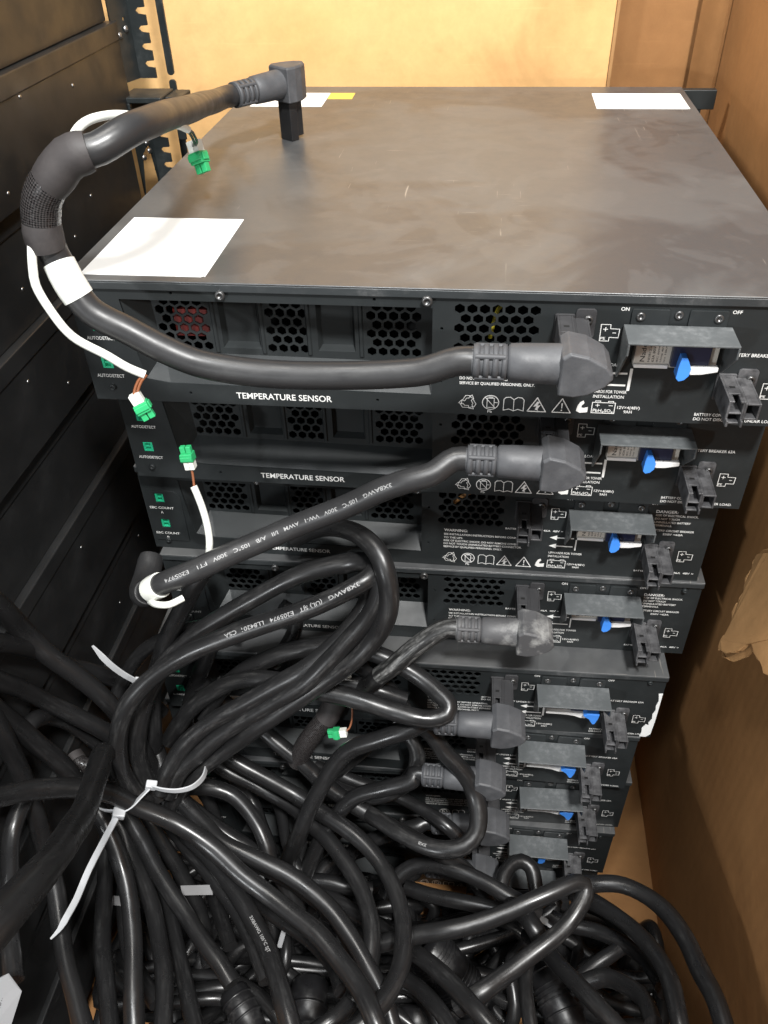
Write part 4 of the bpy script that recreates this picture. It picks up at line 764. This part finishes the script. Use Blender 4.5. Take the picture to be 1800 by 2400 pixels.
# ------------------------------------------------------------------ loose cables
for k,d,pts,lab,m,pr in CABLES:
    c0=Vector(pts[len(pts)//2]); path=[p-c0 for p in spline(pts,5)]
    for i,p in enumerate(path): p+=Vector((math.sin(i*.31+d),math.cos(i*.23+d),math.sin(i*.19)))*.35
    b=MB(); b.tube(path,d/2,18,wob=.028); o=b.build('power_cable',m,None,loc=c0); tag(o,lab,'cable')
    if pr:
        s,st,ln=pr[0],pr[1],pr[2]; cap=pr[3]
        pp=path[::-1] if ln<0 else path
        q=pp[int(len(pp)*min(st+.06,.95))]+c0; up=(EYE-q).normalized()+Vector((0,-.1,.35))
        b=MB(); arc_text(b,pp,s,st,d/2,cap,up,1.3); b.build('cable_print','cable_ink',o)
# deeper layer of cables lying on the box floor
rng=random.Random(11)
for k in range(125):
    x=rng.uniform(-75,440) if k<95 else rng.uniform(-75,150); y=rng.uniform(-230,-40); zz=rng.uniform(-754,-690) if k<95 else rng.uniform(-715,-660)
    pts=[]; a=rng.uniform(0,6.28); px,py,pz=x,y,zz
    for j in range(7):
        pts.append((min(max(px,-80),465),min(max(py,-300),-22),min(max(pz,-757),-670))); a+=rng.uniform(-.9,.9); px+=70*math.cos(a); py+=45*math.sin(a); pz+=rng.uniform(-14,14)
        if px<-70 or px>460 or py<-290 or py>-30: a+=1.9
    pts[0]=pts[0][:2]+(-759,); pts[-1]=pts[-1][:2]+(-759,)
    c0=Vector(pts[3]); b=MB(); b.tube([p-c0 for p in spline(pts,8)],rng.choice((6.5,7,7.5)),12); o=b.build('power_cable','cable',None,loc=c0)
    tag(o,'black cable lying in the dark bottom layer of the heap','cable','cables at the bottom of the heap')
# ------------------------------------------------------------------ zip ties
def ztie(label,head,parts,tails,hs=(9,6.5,8)):
    t=thing('zip_tie',label,'zip tie',head)
    h0=Vector(head)
    b=MB(); b.box(-hs[0]/2,hs[0]/2,-hs[1]/2,hs[1]/2,-hs[2]/2,hs[2]/2); o=b.build('head','nylon',t,1.1,3); o.rotation_euler=(.2,.35,.2)
    for path,wd in parts:
        b=MB(); b.ribbon([p-h0 for p in spline(path,3)],wd,5.4,1.2); b.build('band','nylon',t)
    for path,wd in tails:
        pp=[p-h0 for p in spline(path,3)]; n=len(pp)
        b=MB(); b.ribbon(pp,wd,[5.4 if i<n-4 else 5.4-1.0*(i-n+5) for i in range(n)],1.2); b.build('tail','nylon',t)
    return t
ztie('white nylon zip tie holding the printed cable loops together',(-1,-88,-408),[([(0,-90,-407),(12,-93,-405),(25,-93,-404),(35,-88,-405),(40,-76,-409),(38,-60,-414)],(-.1,-.1,1))],[([(-2,-90,-409),(-8,-96,-413),(-17,-105,-419),(-24,-109,-421)],(.75,0,.66))])
ztie('white nylon zip tie with a long hanging tail, hooked onto the one above it',(-25,-108,-422),[([(-26,-106,-422),(-38,-106,-423),(-52,-100,-428)],(0,-.3,1))],[([(-26,-112,-422),(-31,-128,-428),(-38,-151,-437),(-43,-170,-447),(-47,-180,-452),(-52,-190,-458),(-57,-196,-461)],(.95,.1,.1))],(10,8,9))
t=ztie('white zip tie tail lying loose over the cables at the upper left of the heap',(-10,-44,-327),[],[([(-11,-46,-325),(-18,-49,-313),(-26,-51,-297),(-35,-49,-281)],(.7,.1,.7))],(6,5,6))
b=MB(); p=spline([(0,0,0),(8,-2,2),(16,-4,-2),(21,-4,-10),(23,-2,-18)],2); b.ribbon(p,(0,-1,.3),7,1.4); o=b.build('zip_tie','nylon',None,loc=(335,-72,-610)); tag(o,'broad white strap curving out beneath the hairpin bend at the right','zip tie')
for q,lab,cat,sz,rot in(((78,-98,-535),'small white tag end between the thick crossing cables','zip tie end',(8,5,7),.6),((112,-74,-578),'small white block where several thin cables meet near the centre','zip tie end',(8,6,8),.7),((93,-112,-622),'pale blue white strip standing upright in the lower heap','strap',(5,1.2,20),.35)):
    b=MB(); b.box(-sz[0]/2,sz[0]/2,-sz[1]/2,sz[1]/2,-sz[2]/2,sz[2]/2); o=b.build('zip_tie_end','nylon',None,.6,loc=q); o.rotation_euler=(-.4,rot,.2); tag(o,lab,cat)
# grey tape pieces in the gap
for p0,p1,lab in(((-60,-119,-560),(-30,-124,-549),'left of two grey tape scraps in the dark gap between cables'),((8,-112,-541),(39,-114,-529),'right of two grey tape scraps in the dark gap between cables')):
    c0=(Vector(p0)+Vector(p1))/2; b=MB(); b.ribbon([Vector(p0)-c0,Vector((0,0,0)),Vector(p1)-c0],(0,.55,.8),9,.6); o=b.build('tape_scrap','grey_tape',None,loc=c0); tag(o,lab,'tape')
# white paper at the lower left
c0=Vector((-46,-258,-405)); v=[(-50,-247,-397),(-45,-246,-394),(-35,-253,-403),(-42,-272,-424),(-62,-280,-428),(-62,-255,-400)]
X=Vector((1,-.3,-.35)).normalized()
b=MB(); vs=[Vector(p)-c0 for p in v]; nn=(vs[2]-vs[0]).cross(vs[4]-vs[0]).normalized(); m=len(vs)
b.add(vs+[p-nn*.4 for p in vs],[tuple(range(m)),tuple(range(2*m-1,m-1,-1))]+[(i,i+m,(i+1)%m+m,(i+1)%m) for i in range(m)])
o=b.build('paper_label','shaded_paper',None,loc=c0); tag(o,'white paper label with small print at the lower left edge','label')
b=MB(); vv,ff,a_,b_=glyphs('18/15'); ex=(vs[3]-vs[2]).normalized(); ez=nn.cross(ex).normalized()
if nn.dot(EYE-c0)<0: nn=-nn
org=Vector((-48.8,-262.0,-411.2))-c0; ex=Vector((1.5,7.3,6.9)).normalized(); ez=nn.cross(ex).normalized(); ez=-ez if ez.x>0 else ez
b.add([org+ex*(q[0]-a_)*3.6+ez*(q[1])*3.6+nn*.5 for q in vv],ff); b.build('label_print','black_ink',o)
# loose sensor plug in front of the sixth module
A=thing('sensor_lead','green sensor plug on a short brown wire hanging before the sixth module','sensor lead',(152,-20,-402)); A0=A.location/S
green_plug(A,Vector((152.5,-24,-403))-A0,(-1,-.05,-.2),(.1,-1,.4))
b=MB(); b.tube(rel(spline([(153,-24,-402.8),(157,-21,-401),(159,-16,-396),(159,-10,-388),(158,-6,-378),(158,-4,-366)],2)),.9,8); b.build('thin_wires','brown_wire',A)
b=MB(); b.tube(rel(spline([(158,-4,-368),(157,-6,-355),(158,-8,-345)],2)),2.4,10); b.build('sensor_wire','white_pvc',A)
# braided sleeves
def sleeve(pts,r,lab,cap=False):
    c0=Vector(pts[0]); o_=None
    b=MB(); p=[q-c0 for q in spline(pts,3)]; b.tube(p,r,20); o=b.build('braided_sleeve','braid',None,loc=c0); tag(o,lab,'cable sleeve')
    b=MB(); b.tube(p[:max(3,len(p)//3)],r+1,20); b.build('heat_shrink','shrink',o)
sleeve([(144, 9, -392), (140, 4, -401), (134, -1, -413), (124, -6, -427), (113, -12, -444), (104, -16, -467)],9.5,'braided black sleeve hanging left of the hanging green sensor plug')
sleeve([(-84,-60,-418),(-76,-66,-421),(-66,-66,-424)],7,'braided sleeve end peeping out behind the nearest thick cable')
# big plugs in the lower heap
def barrel(p0,p1,r,rings,label,m='plug_black',cat='plug',n=30):
    p0=Vector(p0);p1=Vector(p1);L=(p1-p0).length; t=thing('barrel_plug',label,cat,tuple(p0)); ax=(p1-p0).normalized()
    b=MB(); b.lathe((0,0,0),ax,[(0,r*.3),(0,r*.86),(3,r),(L*.7,r),(L*.74,r*.9),(L-1,r*.86),(L,r*.3)],n); b.build('body',m,t)
    for q,wd,dr in rings:
        b=MB(); b.lathe(ax*(q*L),ax,[(0,r*.9),(.3,r+dr),(wd,r+dr),(wd+.3,r*.9)],n); b.build('ring',m,t)
    return t
barrel((345,-96,-648),(374,-162,-650),19,[(.12,3,.8),(.32,1.6,1.0),(.38,1.6,1.0),(.44,1.6,1.0),(.50,1.6,1.0),(.66,2.5,.6)],'large glossy black barrel plug pointing to the bottom edge, right of centre')
barrel((228,-84,-665),(290,-118,-722),24,[(.10+.045*i,1.3,.7) for i in range(4)]+[(.48+.045*i,1.3,.7) for i in range(5)]+[(.86,5,1.8)],'wide matte barrel plug with fine ribs under the long glossy cable','plug_black')
barrel((46,-146,-668),(76,-178,-672),15,[(.2,2.5,1.2),(.42,2.5,1.2),(.64,2.5,1.2)],'ribbed black cable boot at the bottom edge, left of centre','plug_black')
barrel((226,-128,-700),(228,-160,-712),20,[(.5,3,.8)],'round shiny black plug end at the bottom edge near the centre')
barrel((118,-122,-690),(122,-164,-684),19,[(.6,3,.8)],'dark plug body under the crossing cables at the bottom centre')
